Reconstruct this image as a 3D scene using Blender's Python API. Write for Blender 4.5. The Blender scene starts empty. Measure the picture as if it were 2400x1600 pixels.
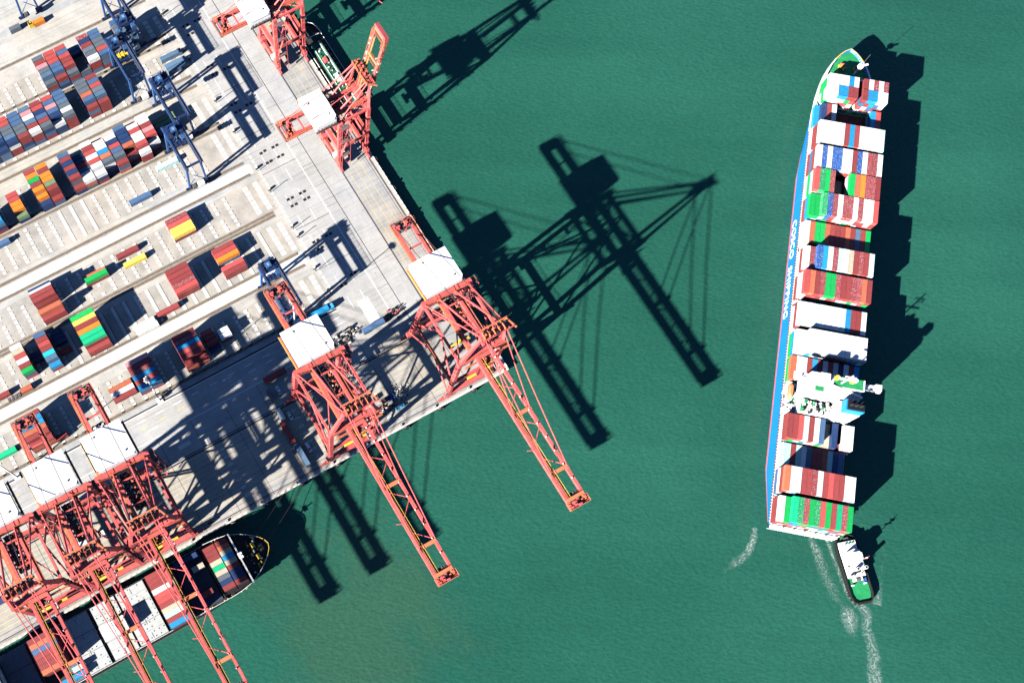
import bpy, bmesh, math, random
from mathutils import Vector, Matrix
random.seed(7)
sc = bpy.context.scene
COL = sc.collection
# ------------------------------------------------------------------ camera, sky, sun
TH = 0.2003; CAMH = 422.3
cam = bpy.data.cameras.new('camera'); co = bpy.data.objects.new('camera', cam); COL.objects.link(co)
co.location = (0, 0, CAMH); co.rotation_euler = (TH, 0, 0)
cam.lens = 2079.0*36/2400; cam.sensor_width = 36
cam.shift_x = (1200-777)/2400; cam.shift_y = (1194-800)/2400
cam.clip_start = 1; cam.clip_end = 4000
sc.camera = co
EL = math.radians(23.8); AZ = 0.7238
w = bpy.data.worlds.new('World'); sc.world = w; w.use_nodes = True
nt = w.node_tree; bg = nt.nodes['Background']
sky = nt.nodes.new('ShaderNodeTexSky'); sky.sky_type = 'NISHITA'; sky.sun_disc = False
sky.air_density = 0.55; sky.dust_density = 0.0; sky.ozone_density = 5.0; sky.altitude = 3500
sky.sun_elevation = EL; sky.sun_rotation = math.radians(228.5)
nt.links.new(sky.outputs[0], bg.inputs[0]); bg.inputs[1].default_value = 0.062
sl = bpy.data.lights.new('sun', 'SUN'); sl.energy = 5.0; sl.angle = math.radians(0.55); sl.color = (1.0, 0.945, 0.865)
so = bpy.data.objects.new('sun', sl); COL.objects.link(so)
so.rotation_euler = Vector((math.cos(AZ)*math.cos(EL), math.sin(AZ)*math.cos(EL), -math.sin(EL))).to_track_quat('-Z', 'Y').to_euler()
sc.view_settings.view_transform = 'Standard'; sc.view_settings.look = 'None'
sc.view_settings.exposure = 1.9; sc.view_settings.gamma = 1.0
sc.cycles.diffuse_bounces = 0; sc.cycles.glossy_bounces = 2
# ------------------------------------------------------------------ frames
PHI = math.radians(29.5); CP, SP = math.cos(PHI), math.sin(PHI)
Q = 3.0                                  # quay level above the water
def uv(a, b): return (a*CP+b*SP, a*SP-b*CP)      # port grid (a along the rows, b towards the sea) to world
# ------------------------------------------------------------------ materials
MATS = {}
def mat(name, col, rough=0.6, metal=0.0, var=0.12, scale=0.6, speck=0.0, speckcol=(0.8, 0.8, 0.78), rnd=0.0, bump=0.0, spec=0.3, streak=0.0):
    if name in MATS: return MATS[name]
    m = bpy.data.materials.new(name); m.use_nodes = True; n = m.node_tree; L = n.links
    p = n.nodes['Principled BSDF']; p.inputs['Roughness'].default_value = rough; p.inputs['Metallic'].default_value = metal
    p.inputs['Specular IOR Level'].default_value = spec
    tc = n.nodes.new('ShaderNodeTexCoord')
    nz = n.nodes.new('ShaderNodeTexNoise'); nz.inputs['Scale'].default_value = scale; nz.inputs['Detail'].default_value = 6; nz.inputs['Roughness'].default_value = 0.65
    L.new(tc.outputs['Object'], nz.inputs['Vector'])
    r = n.nodes.new('ShaderNodeMapRange'); r.inputs[1].default_value = 0.3; r.inputs[2].default_value = 0.7
    r.inputs[3].default_value = 1-var; r.inputs[4].default_value = 1+var*0.7
    L.new(nz.outputs[0], r.inputs[0])
    hs = n.nodes.new('ShaderNodeHueSaturation'); hs.inputs['Color'].default_value = (*col, 1)
    src = r.outputs[0]
    if rnd:
        oi = n.nodes.new('ShaderNodeObjectInfo'); r2 = n.nodes.new('ShaderNodeMapRange')
        r2.inputs[3].default_value = 1-rnd; r2.inputs[4].default_value = 1+rnd
        L.new(oi.outputs['Random'], r2.inputs[0])
        mm = n.nodes.new('ShaderNodeMath'); mm.operation = 'MULTIPLY'; L.new(src, mm.inputs[0]); L.new(r2.outputs[0], mm.inputs[1]); src = mm.outputs[0]
    L.new(src, hs.inputs['Value']); out = hs.outputs[0]
    if speck:
        oi2 = n.nodes.new('ShaderNodeObjectInfo'); ad = n.nodes.new('ShaderNodeVectorMath'); ad.operation = 'ADD'
        L.new(tc.outputs['Object'], ad.inputs[0]); L.new(oi2.outputs['Location'], ad.inputs[1])
        n2 = n.nodes.new('ShaderNodeTexNoise'); n2.inputs['Scale'].default_value = 1.6; n2.inputs['Detail'].default_value = 6
        L.new(ad.outputs[0], n2.inputs['Vector'])
        r3 = n.nodes.new('ShaderNodeMapRange'); r3.inputs[1].default_value = 0.56; r3.inputs[2].default_value = 0.62; r3.inputs[4].default_value = speck
        L.new(n2.outputs[0], r3.inputs[0])
        mx = n.nodes.new('ShaderNodeMix'); mx.data_type = 'RGBA'; mx.inputs[7].default_value = (*speckcol, 1)
        L.new(r3.outputs[0], mx.inputs[0]); L.new(out, mx.inputs[6]); out = mx.outputs[2]
    L.new(out, p.inputs['Base Color'])
    if bump:
        b = n.nodes.new('ShaderNodeBump'); b.inputs['Strength'].default_value = bump; b.inputs['Distance'].default_value = 0.1
        L.new(nz.outputs[0], b.inputs['Height']); L.new(b.outputs[0], p.inputs['Normal'])
    MATS[name] = m; return m

def paving(name, col, warm, joints=(0, 0), jd=0.55, stain=0.22, warmamt=0.6, streaks=True):
    """concrete paving: blotches, tyre stains along the lanes and cast joints, in port grid coordinates"""
    m = bpy.data.materials.new(name); m.use_nodes = True; n = m.node_tree; L = n.links
    p = n.nodes['Principled BSDF']; p.inputs['Roughness'].default_value = 0.9; p.inputs['Specular IOR Level'].default_value = 0.15
    tc = n.nodes.new('ShaderNodeTexCoord')
    def noise(sc_, det, vec=None):
        z = n.nodes.new('ShaderNodeTexNoise'); z.inputs['Scale'].default_value = sc_; z.inputs['Detail'].default_value = det; z.inputs['Roughness'].default_value = 0.6
        L.new(vec or tc.outputs['Object'], z.inputs['Vector']); return z
    def rng(i, a, b, c, d):
        r = n.nodes.new('ShaderNodeMapRange'); r.inputs[1].default_value = a; r.inputs[2].default_value = b; r.inputs[3].default_value = c; r.inputs[4].default_value = d
        L.new(i, r.inputs[0]); return r.outputs[0]
    def mul(x, y):
        q = n.nodes.new('ShaderNodeMath'); q.operation = 'MULTIPLY'; L.new(x, q.inputs[0]); L.new(y, q.inputs[1]); return q.outputs[0]
    big = noise(0.03, 5); fine = noise(0.9, 5)
    mx = n.nodes.new('ShaderNodeMix'); mx.data_type = 'RGBA'; mx.inputs[6].default_value = (*col, 1); mx.inputs[7].default_value = (*warm, 1)
    L.new(rng(big.outputs[0], 0.38, 0.62, 0, warmamt), mx.inputs[0])
    v = mul(rng(noise(0.12, 6).outputs[0], 0.3, 0.65, 1-stain, 1.06), rng(fine.outputs[0], 0.3, 0.7, 0.92, 1.05))
    if streaks:
        mp = n.nodes.new('ShaderNodeMapping'); mp.inputs['Scale'].default_value = (0.03, 0.9, 1); L.new(tc.outputs['Object'], mp.inputs[0])
        v = mul(v, rng(noise(1.0, 4, mp.outputs[0]).outputs[0], 0.5, 0.72, 1.0, 0.76))
    sp = noise(0.55, 2); v = mul(v, rng(sp.outputs[0], 0.70, 0.74, 1.0, 0.6))
    if joints[0]:
        br = n.nodes.new('ShaderNodeTexBrick'); br.offset = 0; br.inputs['Scale'].default_value = 1
        br.inputs['Brick Width'].default_value = joints[0]; br.inputs['Row Height'].default_value = joints[1]; br.inputs['Mortar Size'].default_value = 0.07
        br.inputs['Mortar Smooth'].default_value = 0.3; br.inputs['Color1'].default_value = (1, 1, 1, 1); br.inputs['Color2'].default_value = (0.93, 0.93, 0.93, 1); br.inputs['Mortar'].default_value = (jd, jd, jd, 1)
        L.new(tc.outputs['Object'], br.inputs['Vector']); v = mul(v, br.outputs[0])
    hs = n.nodes.new('ShaderNodeHueSaturation'); L.new(mx.outputs[2], hs.inputs['Color']); L.new(v, hs.inputs['Value'])
    L.new(hs.outputs[0], p.inputs['Base Color'])
    b = n.nodes.new('ShaderNodeBump'); b.inputs['Strength'].default_value = 0.25; b.inputs['Distance'].default_value = 0.03
    L.new(fine.outputs[0], b.inputs['Height']); L.new(b.outputs[0], p.inputs['Normal'])
    MATS[name] = m; return m

RED = mat('crane_red', (0.58, 0.10, 0.095), 0.5, var=0.26, scale=0.35, rnd=0.08, speck=0.45, speckcol=(0.30, 0.05, 0.05))
ORA = mat('crane_orange', (0.58, 0.17, 0.08), 0.5, var=0.15, scale=0.8)
YEL = mat('safety_yellow', (0.75, 0.47, 0.05), 0.5)
WHT = mat('white_paint', (0.78, 0.78, 0.76), 0.5, var=0.05, scale=0.3)
ROOF = mat('white_roof_sheet', (0.80, 0.80, 0.80), 0.45, var=0.03, scale=0.2)
DRK = mat('dark_steel', (0.025, 0.027, 0.03), 0.6)
GRT = mat('grey_grating', (0.10, 0.10, 0.10), 0.7)
CBL = mat('steel_cable', (0.05, 0.03, 0.03), 0.6)
NVY = mat('navy_paint', (0.012, 0.028, 0.09), 0.45, rnd=0.1)
BLU = mat('crane_blue', (0.03, 0.085, 0.22), 0.45, rnd=0.1)
GLS = mat('dark_glass', (0.01, 0.015, 0.02), 0.1, spec=0.6)
RUB = mat('black_rubber', (0.012, 0.012, 0.013), 0.85)
DGR = mat('deck_green', (0.02, 0.26, 0.09), 0.6, var=0.25, scale=0.4)
HUL = mat('hull_blue', (0.01, 0.17, 0.54), 0.45, var=0.08, scale=0.15)
BOT = mat('boot_top_red', (0.42, 0.10, 0.14), 0.6, var=0.2)
BLK = mat('black_hull', (0.012, 0.013, 0.016), 0.5)
HAT = mat('hatch_grey', (0.40, 0.42, 0.42), 0.7, var=0.14, scale=0.5)
DCK = mat('deck_oxide', (0.16, 0.05, 0.045), 0.8, var=0.25, scale=0.5)
# container paints: code -> (word, colour, speckle)
CC = {'W': ('white', (0.74, 0.75, 0.74), 0), 'R': ('brick red', (0.26, 0.05, 0.05), 0), 'r': ('bright red', (0.43, 0.075, 0.07), 0),
 'P': ('speckled dusty red', (0.27, 0.06, 0.065), 0.2), 'B': ('mid blue', (0.065, 0.13, 0.25), 0), 'N': ('speckled blue', (0.03, 0.10, 0.32), 0.22),
 'C': ('sky blue', (0.02, 0.25, 0.50), 0), 'L': ('pale turquoise', (0.42, 0.63, 0.60), 0), 'G': ('green', (0.01, 0.36, 0.08), 0), 'T': ('sea green', (0.01, 0.42, 0.19), 0),
 'g': ('slate grey', (0.11, 0.135, 0.165), 0), 'D': ('navy blue', (0.018, 0.045, 0.13), 0), 'O': ('orange', (0.72, 0.22, 0.03), 0), 'Y': ('yellow', (0.70, 0.55, 0.10), 0),
 'q': ('speckled green', (0.02, 0.27, 0.10), 0.25), 'S': ('steel blue', (0.09, 0.16, 0.25), 0), 'K': ('pale pink', (0.55, 0.25, 0.27), 0), 'o': ('terracotta', (0.46, 0.13, 0.07), 0),
 'E': ('beige', (0.50, 0.44, 0.33), 0), 'Z': ('aqua', (0.02, 0.50, 0.58), 0), 'M': ('moss green', (0.16, 0.24, 0.13), 0)}
def cmat(c):
    wd, col, sp = CC[c]
    if sp: return mat('container_'+wd.replace(' ', '_'), col, 0.5, var=0.16, scale=0.45, speck=sp, rnd=0.12, spec=0.35)
    return mat('container_'+wd.replace(' ', '_'), col, 0.5, var=0.16, scale=0.45, speck=0.35, speckcol=tuple(x*0.55+.02 for x in col), rnd=0.14, spec=0.35)
# ------------------------------------------------------------------ mesh builder
class MB:
    def __init__(s, xf=None): s.v = []; s.f = []; s.m = []; s.mats = []; s.xf = xf
    def mi(s, m):
        if m not in s.mats: s.mats.append(m)
        return s.mats.index(m)
    def add(s, vs, fs, m):
        k = len(s.v); s.v += [s.xf(*p) if s.xf else tuple(p) for p in vs]; i = s.mi(m)
        for f in fs: s.f.append([k+q for q in f]); s.m.append(i)
    def box(s, x0, x1, y0, y1, z0, z1, m):
        s.add([(x0,y0,z0),(x1,y0,z0),(x1,y1,z0),(x0,y1,z0),(x0,y0,z1),(x1,y0,z1),(x1,y1,z1),(x0,y1,z1)],
              [(0,3,2,1),(4,5,6,7),(0,1,5,4),(1,2,6,5),(2,3,7,6),(3,0,4,7)], m)
    def sheet(s, x0, x1, y0, y1, z, m): s.add([(x0,y0,z),(x1,y0,z),(x1,y1,z),(x0,y1,z)], [(0,1,2,3)], m)
    def poly(s, pts, z, m): s.add([(x,y,z) for x,y in pts], [tuple(range(len(pts)))], m)
    def prism(s, pts, z0, z1, m, top=None, inset=None):
        n = len(pts); up = inset or pts
        s.add([(x,y,z0) for x,y in pts]+[(x,y,z1) for x,y in up], [tuple(range(n))[::-1]]+[(i,(i+1)%n,n+(i+1)%n,n+i) for i in range(n)], m)
        s.add([(x,y,z1) for x,y in up], [tuple(range(n))], top or m)
    def beam(s, p, q, w, h, m, w2=None, h2=None):
        p = Vector(p); q = Vector(q); d = (q-p).normalized(); up = Vector((0,0,1))
        if abs(d.z) > 0.98: up = Vector((0,1,0))
        sd = d.cross(up).normalized(); u = sd.cross(d).normalized(); w2 = w2 or w; h2 = h2 or h; vs = []
        for c, ww, hh in ((p,w,h),(q,w2,h2)):
            for a, b in ((-1,-1),(1,-1),(1,1),(-1,1)): vs.append(tuple(c+sd*a*ww/2+u*b*hh/2))
        s.add(vs, [(0,1,2,3),(7,6,5,4),(0,4,5,1),(1,5,6,2),(2,6,7,3),(3,7,4,0)], m)
    def tube(s, p, q, r, m, n=8, r2=None):
        p = Vector(p); q = Vector(q); d = (q-p).normalized(); up = Vector((0,0,1)) if abs(d.z) < 0.98 else Vector((0,1,0))
        sd = d.cross(up).normalized(); u = sd.cross(d).normalized(); r2 = r if r2 is None else r2; vs = []
        for c, rr in ((p,r),(q,r2)):
            for i in range(n):
                t = 2*math.pi*i/n; vs.append(tuple(c+sd*rr*math.cos(t)+u*rr*math.sin(t)))
        s.add(vs, [tuple(range(n)), tuple(range(2*n-1,n-1,-1))]+[(i,i+n,(i+1)%n+n,(i+1)%n) for i in range(n)], m)
    def rail(s, pts, m, h=1.1, post=2.4, r=0.07):
        for (x0,y0,z0),(x1,y1,z1) in zip(pts, pts[1:]):
            s.beam((x0,y0,z0+h),(x1,y1,z1+h), 2*r, 2*r, m)
            s.beam((x0,y0,z0+h*.5),(x1,y1,z1+h*.5), r, r, m)
            L = math.dist((x0,y0,z0),(x1,y1,z1)); k = max(1, int(L/post))
            for i in range(k+1):
                t = i/k; x = x0+(x1-x0)*t; y = y0+(y1-y0)*t; z = z0+(z1-z0)*t
                s.beam((x,y,z),(x,y,z+h), r*1.3, r*1.3, m)
    def build(s, name, parent=None, loc=None, rz=None, recalc=True):
        me = bpy.data.meshes.new(name); me.from_pydata(s.v, [], s.f)
        for m in s.mats: me.materials.append(m)
        me.polygons.foreach_set('material_index', s.m)
        if recalc:
            b = bmesh.new(); b.from_mesh(me); bmesh.ops.recalc_face_normals(b, faces=b.faces); b.to_mesh(me); b.free()
        me.update(); o = bpy.data.objects.new(name, me); COL.objects.link(o)
        if parent: o.parent = parent
        if loc is not None: o.location = loc
        if rz is not None: o.rotation_euler = (0, 0, rz)
        return o
def tag(o, label=None, cat=None, group=None, kind=None):
    if label: o['label'] = label
    if cat: o['category'] = cat
    if group: o['group'] = group
    if kind: o['kind'] = kind
    return o
def empty(name, loc, rz, label, cat, group=None):
    o = bpy.data.objects.new(name, None); COL.objects.link(o); o.location = loc; o.rotation_euler = (0, 0, rz); o.empty_display_size = 2
    return tag(o, label, cat, group)
def kids(o): return [c for c in bpy.data.objects if c.parent is o]
def copy_tree(o, parent=None):
    c = o.copy(); COL.objects.link(c); c.parent = parent
    for ch in kids(o): copy_tree(ch, c)
    return c
def port(mb, name, z=0, **k):            # port-grid mesh (x = a, y = -b)
    return tag(mb.build(name, loc=(0, 0, z), rz=PHI), **k)
def AB(x, y, z): return (x, -y, z)
# ------------------------------------------------------------------ water
def water():
    m = bpy.data.materials.new('harbour_water'); m.use_nodes = True; n = m.node_tree; L = n.links
    p = n.nodes['Principled BSDF']; p.inputs['Roughness'].default_value = 0.22; p.inputs['IOR'].default_value = 1.33; p.inputs['Specular IOR Level'].default_value = 0.35
    tc = n.nodes.new('ShaderNodeTexCoord')
    def noise(s, d, vec=None, r=0.55):
        z = n.nodes.new('ShaderNodeTexNoise'); z.inputs['Scale'].default_value = s; z.inputs['Detail'].default_value = d; z.inputs['Roughness'].default_value = r
        L.new(vec or tc.outputs['Object'], z.inputs['Vector']); return z.outputs[0]
    def rng(i, a, b, c, d):
        r = n.nodes.new('ShaderNodeMapRange'); r.inputs[1].default_value = a; r.inputs[2].default_value = b; r.inputs[3].default_value = c; r.inputs[4].default_value = d; L.new(i, r.inputs[0]); return r.outputs[0]
    def math_(op, a, b):
        q = n.nodes.new('ShaderNodeMath'); q.operation = op
        for i, v in enumerate((a, b)):
            if isinstance(v, (int, float)): q.inputs[i].default_value = v
            else: L.new(v, q.inputs[i])
        return q.outputs[0]
    def mix(f, a, b):
        x = n.nodes.new('ShaderNodeMix'); x.data_type = 'RGBA'; L.new(f, x.inputs[0])
        for i, v in ((6, a), (7, b)):
            if isinstance(v, tuple): x.inputs[i].default_value = (*v, 1)
            else: L.new(v, x.inputs[i])
        return x.outputs[2]
    mp = n.nodes.new('ShaderNodeMapping'); mp.inputs['Rotation'].default_value = (0, 0, math.radians(-62)); mp.inputs['Scale'].default_value = (0.75, 1.25, 1); L.new(tc.outputs['Object'], mp.inputs[0])
    mp2 = n.nodes.new('ShaderNodeMapping'); mp2.inputs['Rotation'].default_value = (0, 0, math.radians(35)); mp2.inputs['Scale'].default_value = (0.12, 1.0, 1); L.new(tc.outputs['Object'], mp2.inputs[0])
    base = mix(rng(math_('ADD', noise(0.007, 4), math_('MULTIPLY', noise(0.035, 5, mp2.outputs[0]), 0.6)), 0.62, 1.0, 0, 1), (0.013, 0.076, 0.054), (0.018, 0.099, 0.070))
    # silty plume by the berthed ship: a blob with a ragged edge
    vm = n.nodes.new('ShaderNodeVectorMath'); vm.operation = 'DISTANCE'; vm.inputs[1].default_value = PLUME; L.new(tc.outputs['Object'], vm.inputs[0])
    d = math_('ADD', vm.outputs['Value'], rng(noise(0.03, 7), 0.25, 0.75, -34, 34))
    base = mix(rng(d, 18, 58, 0.62, 0), base, (0.032, 0.086, 0.053))
    rip = noise(0.55, 4, mp.outputs[0]); rip2 = noise(0.16, 4, mp.outputs[0])
    v = math_('MULTIPLY', rng(rip, 0.25, 0.75, 0.86, 1.14), rng(rip2, 0.3, 0.7, 0.97, 1.03))
    hs = n.nodes.new('ShaderNodeHueSaturation'); L.new(base, hs.inputs['Color']); L.new(v, hs.inputs['Value']); L.new(hs.outputs[0], p.inputs['Base Color'])
    b = n.nodes.new('ShaderNodeBump'); b.inputs['Strength'].default_value = 0.5; b.inputs['Distance'].default_value = 0.5
    L.new(math_('ADD', rip, math_('MULTIPLY', rip2, 0.6)), b.inputs['Height']); L.new(b.outputs[0], p.inputs['Normal'])
    return m
PLUME = (12, 30, 0)
WAT = water()
b_ = MB(); b_.sheet(-1500, 1500, -1500, 1500, 0, WAT); tag(b_.build('water'), kind='structure')
# ------------------------------------------------------------------ land
EB = -93.0; EA = 153.7; A0 = -420; B0 = -900
YARD = paving('yard_concrete', (0.43, 0.43, 0.415), (0.43, 0.385, 0.32), stain=0.25)
APR = paving('apron_concrete', (0.355, 0.355, 0.355), (0.40, 0.345, 0.285), joints=(18.6, 11.2), jd=0.5, stain=0.2)
LANE = paving('lane_concrete', (0.39, 0.395, 0.40), (0.40, 0.38, 0.35), joints=(12, 24), jd=0.75, stain=0.15)
WROAD = paving('white_concrete', (0.68, 0.68, 0.66), (0.62, 0.60, 0.55), stain=0.16, warmamt=0.4)
GREYC = paving('grey_concrete', (0.36, 0.375, 0.39), (0.39, 0.385, 0.37), stain=0.25)
SLOT = paving('slot_concrete', (0.36, 0.345, 0.32), (0.40, 0.355, 0.30), stain=0.28, streaks=False)
PADM = mat('pad_concrete', (0.57, 0.56, 0.53), 0.85, var=0.18, scale=0.25)
LINEW = mat('white_line_paint', (0.80, 0.80, 0.78), 0.8, var=0.12, scale=1.0)
LINEY = mat('yellow_line_paint', (0.62, 0.48, 0.14), 0.8, var=0.3, scale=1.0)
WALL = mat('quay_wall_concrete', (0.20, 0.19, 0.17), 0.9, var=0.3)
RAIL = mat('rail_steel', (0.05, 0.045, 0.045), 0.6)
TRN = mat('drain_channel_black', (0.02, 0.018, 0.018), 0.9)
BRN = mat('rail_ballast', (0.20, 0.165, 0.13), 0.95, var=0.35, scale=0.8)
m_ = MB(AB)
m_.box(A0, EA, B0, EB, -8, Q, YARD)
port(m_, 'quay', kind='structure')
m_ = MB(AB)                                # coping along both edges
m_.box(A0, EA+0.35, EB-1.1, EB+0.35, Q-1.2, Q+0.16, mat('coping_concrete', (0.42, 0.38, 0.33), 0.9, var=0.2)); m_.box(EA-1.1, EA+0.34, B0, EB-1.1, Q-1.2, Q+0.16, MATS['coping_concrete'])
port(m_, 'quay_coping', kind='structure')
def sheets(name, rects, m, z):
    g = MB(AB)
    for a0, a1, b0, b1 in rects: g.sheet(a0, a1, b0, b1, Q+z, m)
    return port(g, name, kind='structure')
sheets('quay_apron', [(A0, EA-1.1, -131.5, EB-1.1)], APR, 0.004)
sheets('berth_apron', [(134.8, EA-1.1, -600, -131.5)], APR, 0.004)
sheets('hatch_lane', [(A0, 124.3, -147.6, -131.5), (124.3, 134.8, -600, -131.5)], LANE, 0.004)
sheets('road', [(A0, 124.3, -162.0, -147.6), (98.5, 124.3, -600, -162.0)], LANE, 0.004)
sheets('service_road', [(-200, 95, -256.2, -250.6), (-200, 95, -199.0, -192.0), (-200, 30, -321, -317)], WROAD, 0.004)
sheets('grey_pavement', [(38, 95, -262, -256.2), (55, 95, -250.6, -247.5), (-200, 98, -392, -388.5), (66, 98, -317, -311), (-200, 95, -166.8, -162.2)], GREYC, 0.004)
BLOCKS = [(-371, -346.6, 22.4, -359.6), (-342, -317.2, 22.4, -336.2), (-310.6, -285, 22.4, -302.4), (-282.2, -258, 22.4, -280.6), (-250.4, -225.6, 22.4, -245.6), (-223.6, -199.2, 22.4, -219.3), (-191.8, -167, 22.4, -185.4)]
sheets('storage_pavement', [(-200, 95.5, r0-0.6, r0+19.6) for *_, r0 in BLOCKS], SLOT, 0.008)
# pads at every slot end: part of the paving
PIT = 6.47
pm = MB(AB); dk = MB(AB); rr_ = random.Random(3)
for i, (b0, b1, a0, r0) in enumerate(BLOCKS):
    for k in range(-26, 12):
        a = a0+PIT*k-0.0
        if a > 82: continue
        if i in (3, 4) and k > 8 and rr_.random() < 0.3: continue
        longpad = (i == 5 and k > -9) or (i == 3 and k in (-2, -3, -4))
        if longpad:
            pm.sheet(a-1.0, a+0.7, r0-0.2, r0+19.2, Q+0.012, PADM); dk.sheet(a+0.78, a+1.05, r0, r0+19.2, Q+0.016, TRN); continue
        for r in range(7):
            bb = r0+r*2.72; w_ = 0.85+rr_.random()*0.25
            if rr_.random() < 0.04: continue
            pm.sheet(a-1.05-rr_.random()*.2, a+0.55, bb+0.25, bb+0.25+w_*1.9, Q+0.012, PADM)
            dk.sheet(a+0.62, a+0.95, bb+0.5, bb+0.5+1.3, Q+0.016, TRN)
    for a in (86.5, 92.5):
        for r in range(6): pm.sheet(a-1.3, a+1.3, r0+0.2+r*3.0, r0+2.6+r*3.0, Q+0.012, PADM)
port(pm, 'pavement_pads', kind='structure'); port(dk, 'pavement_slots', kind='structure')
# gantry rails, crane rails, drains
rl = MB(AB); bl = MB(AB)
for b0, b1, *_ in BLOCKS:
    for b in (b0, b1):
        bl.sheet(-200, 93, b-0.9, b+0.9, Q+0.012, BRN)
        for d in (-0.75, 0.0, 0.75): rl.box(-200, 93, b+d-0.10, b+d+0.10, Q+0.014, Q+0.10, RAIL if d == 0 else BRN)
port(bl, 'gantry_rail_bed', kind='structure')
for b in (-132.0, -95.5): rl.box(A0, 150, b-0.22, b+0.22, Q+0.01, Q+0.09, RAIL)
for b in (-94.8, -98.0): rl.box(A0, 150, b-0.07, b+0.07, Q+0.01, Q+0.06, RAIL)
for a in (135.4, 151.5): rl.box(a-0.22, a+0.22, -600, -134, Q+0.01, Q+0.09, RAIL)
rl.box(150.0, 150.12, -600, -97, Q+0.01, Q+0.06, RAIL); rl.box(124.6, 124.9, -600, -134, Q+0.01, Q+0.03, TRN)
port(rl, 'crane_rails', kind='structure')
# ------------------------------------------------------------------ painted markings
ln = MB(AB); ly = MB(AB); bk = MB(AB); ZL = Q+0.018
ln.sheet(A0, 95, -162.2, -161.9, ZL, LINEW); ln.sheet(A0, 97, -147.9, -147.6, ZL, LINEW); ln.sheet(118.0, 118.35, -600, -150, ZL, LINEW)
k = -120
while k < 95:
    ln.sheet(k, k+4.2, -158.7, -158.35, ZL, LINEW); ln.sheet(k, k+4.2, -155.25, -154.9, ZL, LINEY if k < 40 else LINEW); k += 10
k = -400
while k < -165:
    for a in (103.0, 110.5): ln.sheet(a-.12, a+.12, k, k+7, ZL, LINEW)
    k += 13
for b in [-129.4+i*2.45 for i in range(13)]: ly.sheet(A0, 128, b-0.10, b+0.10, ZL, LINEY)
for b in (-134.6, -136.4): ly.sheet(A0, 118, b-0.08, b+0.08, ZL, LINEY)
for a in (138.5, 142.3, 146.0): ly.sheet(a-.1, a+.1, -600, -150, ZL, LINEY)
def arrow(g, a, b, s, d, m):                   # d: 0 along +a, 1 along -a, 2 along -b
    pts = [(-3.2,-.12),(0.6,-.12),(0.6,-.55),(2.6,0),(0.6,.55),(0.6,.12),(-3.2,.12)]
    if d == 1: pts = [(-x, y) for x, y in pts]
    if d == 2: pts = [(y, -x) for x, y in pts]
    g.poly([(a+x*s, b+y*s) for x, y in pts], ZL, m)
for a, b, d in ((29, -157.5, 1), (33, -153.5, 0), (-14, -152.5, 0), (-44, -157, 1), (84, -153, 0), (103, -299, 2), (110.5, -300, 2), (103, -196, 2), (113.5, -293, 2)): arrow(ln, a, b, 1.1, d, LINEW)
def diamond(a, b):
    for s, m, z in ((1.0, LINEW, ZL), (0.6, APR, ZL+0.004)):
        ln.poly([(a-1.6*s, b), (a, b-0.75*s), (a+1.6*s, b), (a, b+0.75*s)], z, m)
for a in (10.2, 49.8, 89.6, -28.5):
    for b in [-126.7+i*4.35 for i in range(7)]: diamond(a, b)
for b0 in range(-356, -160, 1):                # dashed barrier strip along the block ends
    if (b0 % 3) and b0 < -172: ln.sheet(97.2, 98.3, b0, b0+0.7, ZL, LINEW)
for a, b in ((103.7,-258.3),(106.1,-258.7),(110.8,-258.4),(113.2,-258.5),(110.7,-252),(113.1,-252),(103.8,-251.8),(106.1,-251.9),(103.2,-228),(105.6,-228),(110.4,-228),(112.8,-228),(110.7,-223.8),(113.0,-223.8),(103.2,-223.8),(105.6,-223.8),
             (103.5,-312),(106,-312),(110.6,-312),(113,-312),(103.5,-317.5),(106,-317.5),(103.6,-286),(106,-286),(110.8,-287),(113.2,-287),(103.6,-291),(106,-291),(103.4,-346),(106,-346),(110.6,-346),(113,-346),(103.4,-340),(106,-340),
             (103,-200.5),(105.4,-200.5),(110.4,-200.5),(112.8,-200.5),(103.1,-196),(105.5,-196),(110.8,-175.5),(113.2,-175.5),(103.5,-172.5),(105.9,-172.5)):
    bk.sheet(a-0.85, a+0.85, b-0.75, b+0.75, ZL, TRN)
for a0, a1, b in ((98, 118.3, -246.8),(98, 118.3, -211),(98,118.3,-270.5),(98,118.3,-300),(98, 118.3, -186)): bk.sheet(a0, a1, b-0.13, b+0.13, ZL, TRN)
for i in range(-30, 9): bk.sheet(118.4, 124.6, -240.6+i*13.1-.08, -240.6+i*13.1+.08, ZL, TRN)
for i in range(-22, 8): bk.sheet(3.25+i*18.5-.09, 3.25+i*18.5+.09, -147.5, EB-1.2, ZL+0.004, TRN)
bk.sheet(A0, 118, -131.2, -130.5, ZL, TRN); bk.sheet(A0, 95, -163.2, -162.5, ZL, TRN)
def hatch(a, b, n, m, g):                      # small painted hatching
    for i in range(n): g.sheet(a+i*0.55, a+i*0.55+0.28, b-1.1, b+1.1, ZL, m)
hatch(-8, -137.5, 12, LINEW, ln); hatch(74, -137.8, 20, LINEW, ln)
ln.sheet(106, 112, -161, -147.9, ZL, WROAD)
for i in range(9): ly.sheet(22+i*3.1, 22.15+i*3.1, -131, -129.6, ZL, LINEY)
# edge painting of the coping
k = -200
while k < 75: ln.box(k, k+1.5, EB-0.25, EB+0.38, Q+0.16, Q+0.19, LINEW); k += 3.0
ln.box(75, EA, EB-0.3, EB+0.38, Q+0.16, Q+0.19, LINEW)
k = -420
while k < -95: ln.box(EA-0.2, EA+0.38, k, k+2.4, Q+0.16, Q+0.19, LINEW); k += 3.2
port(ln, 'road_markings', kind='structure'); port(ly, 'lane_lines', kind='structure'); port(bk, 'drain_covers', kind='structure')
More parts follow.
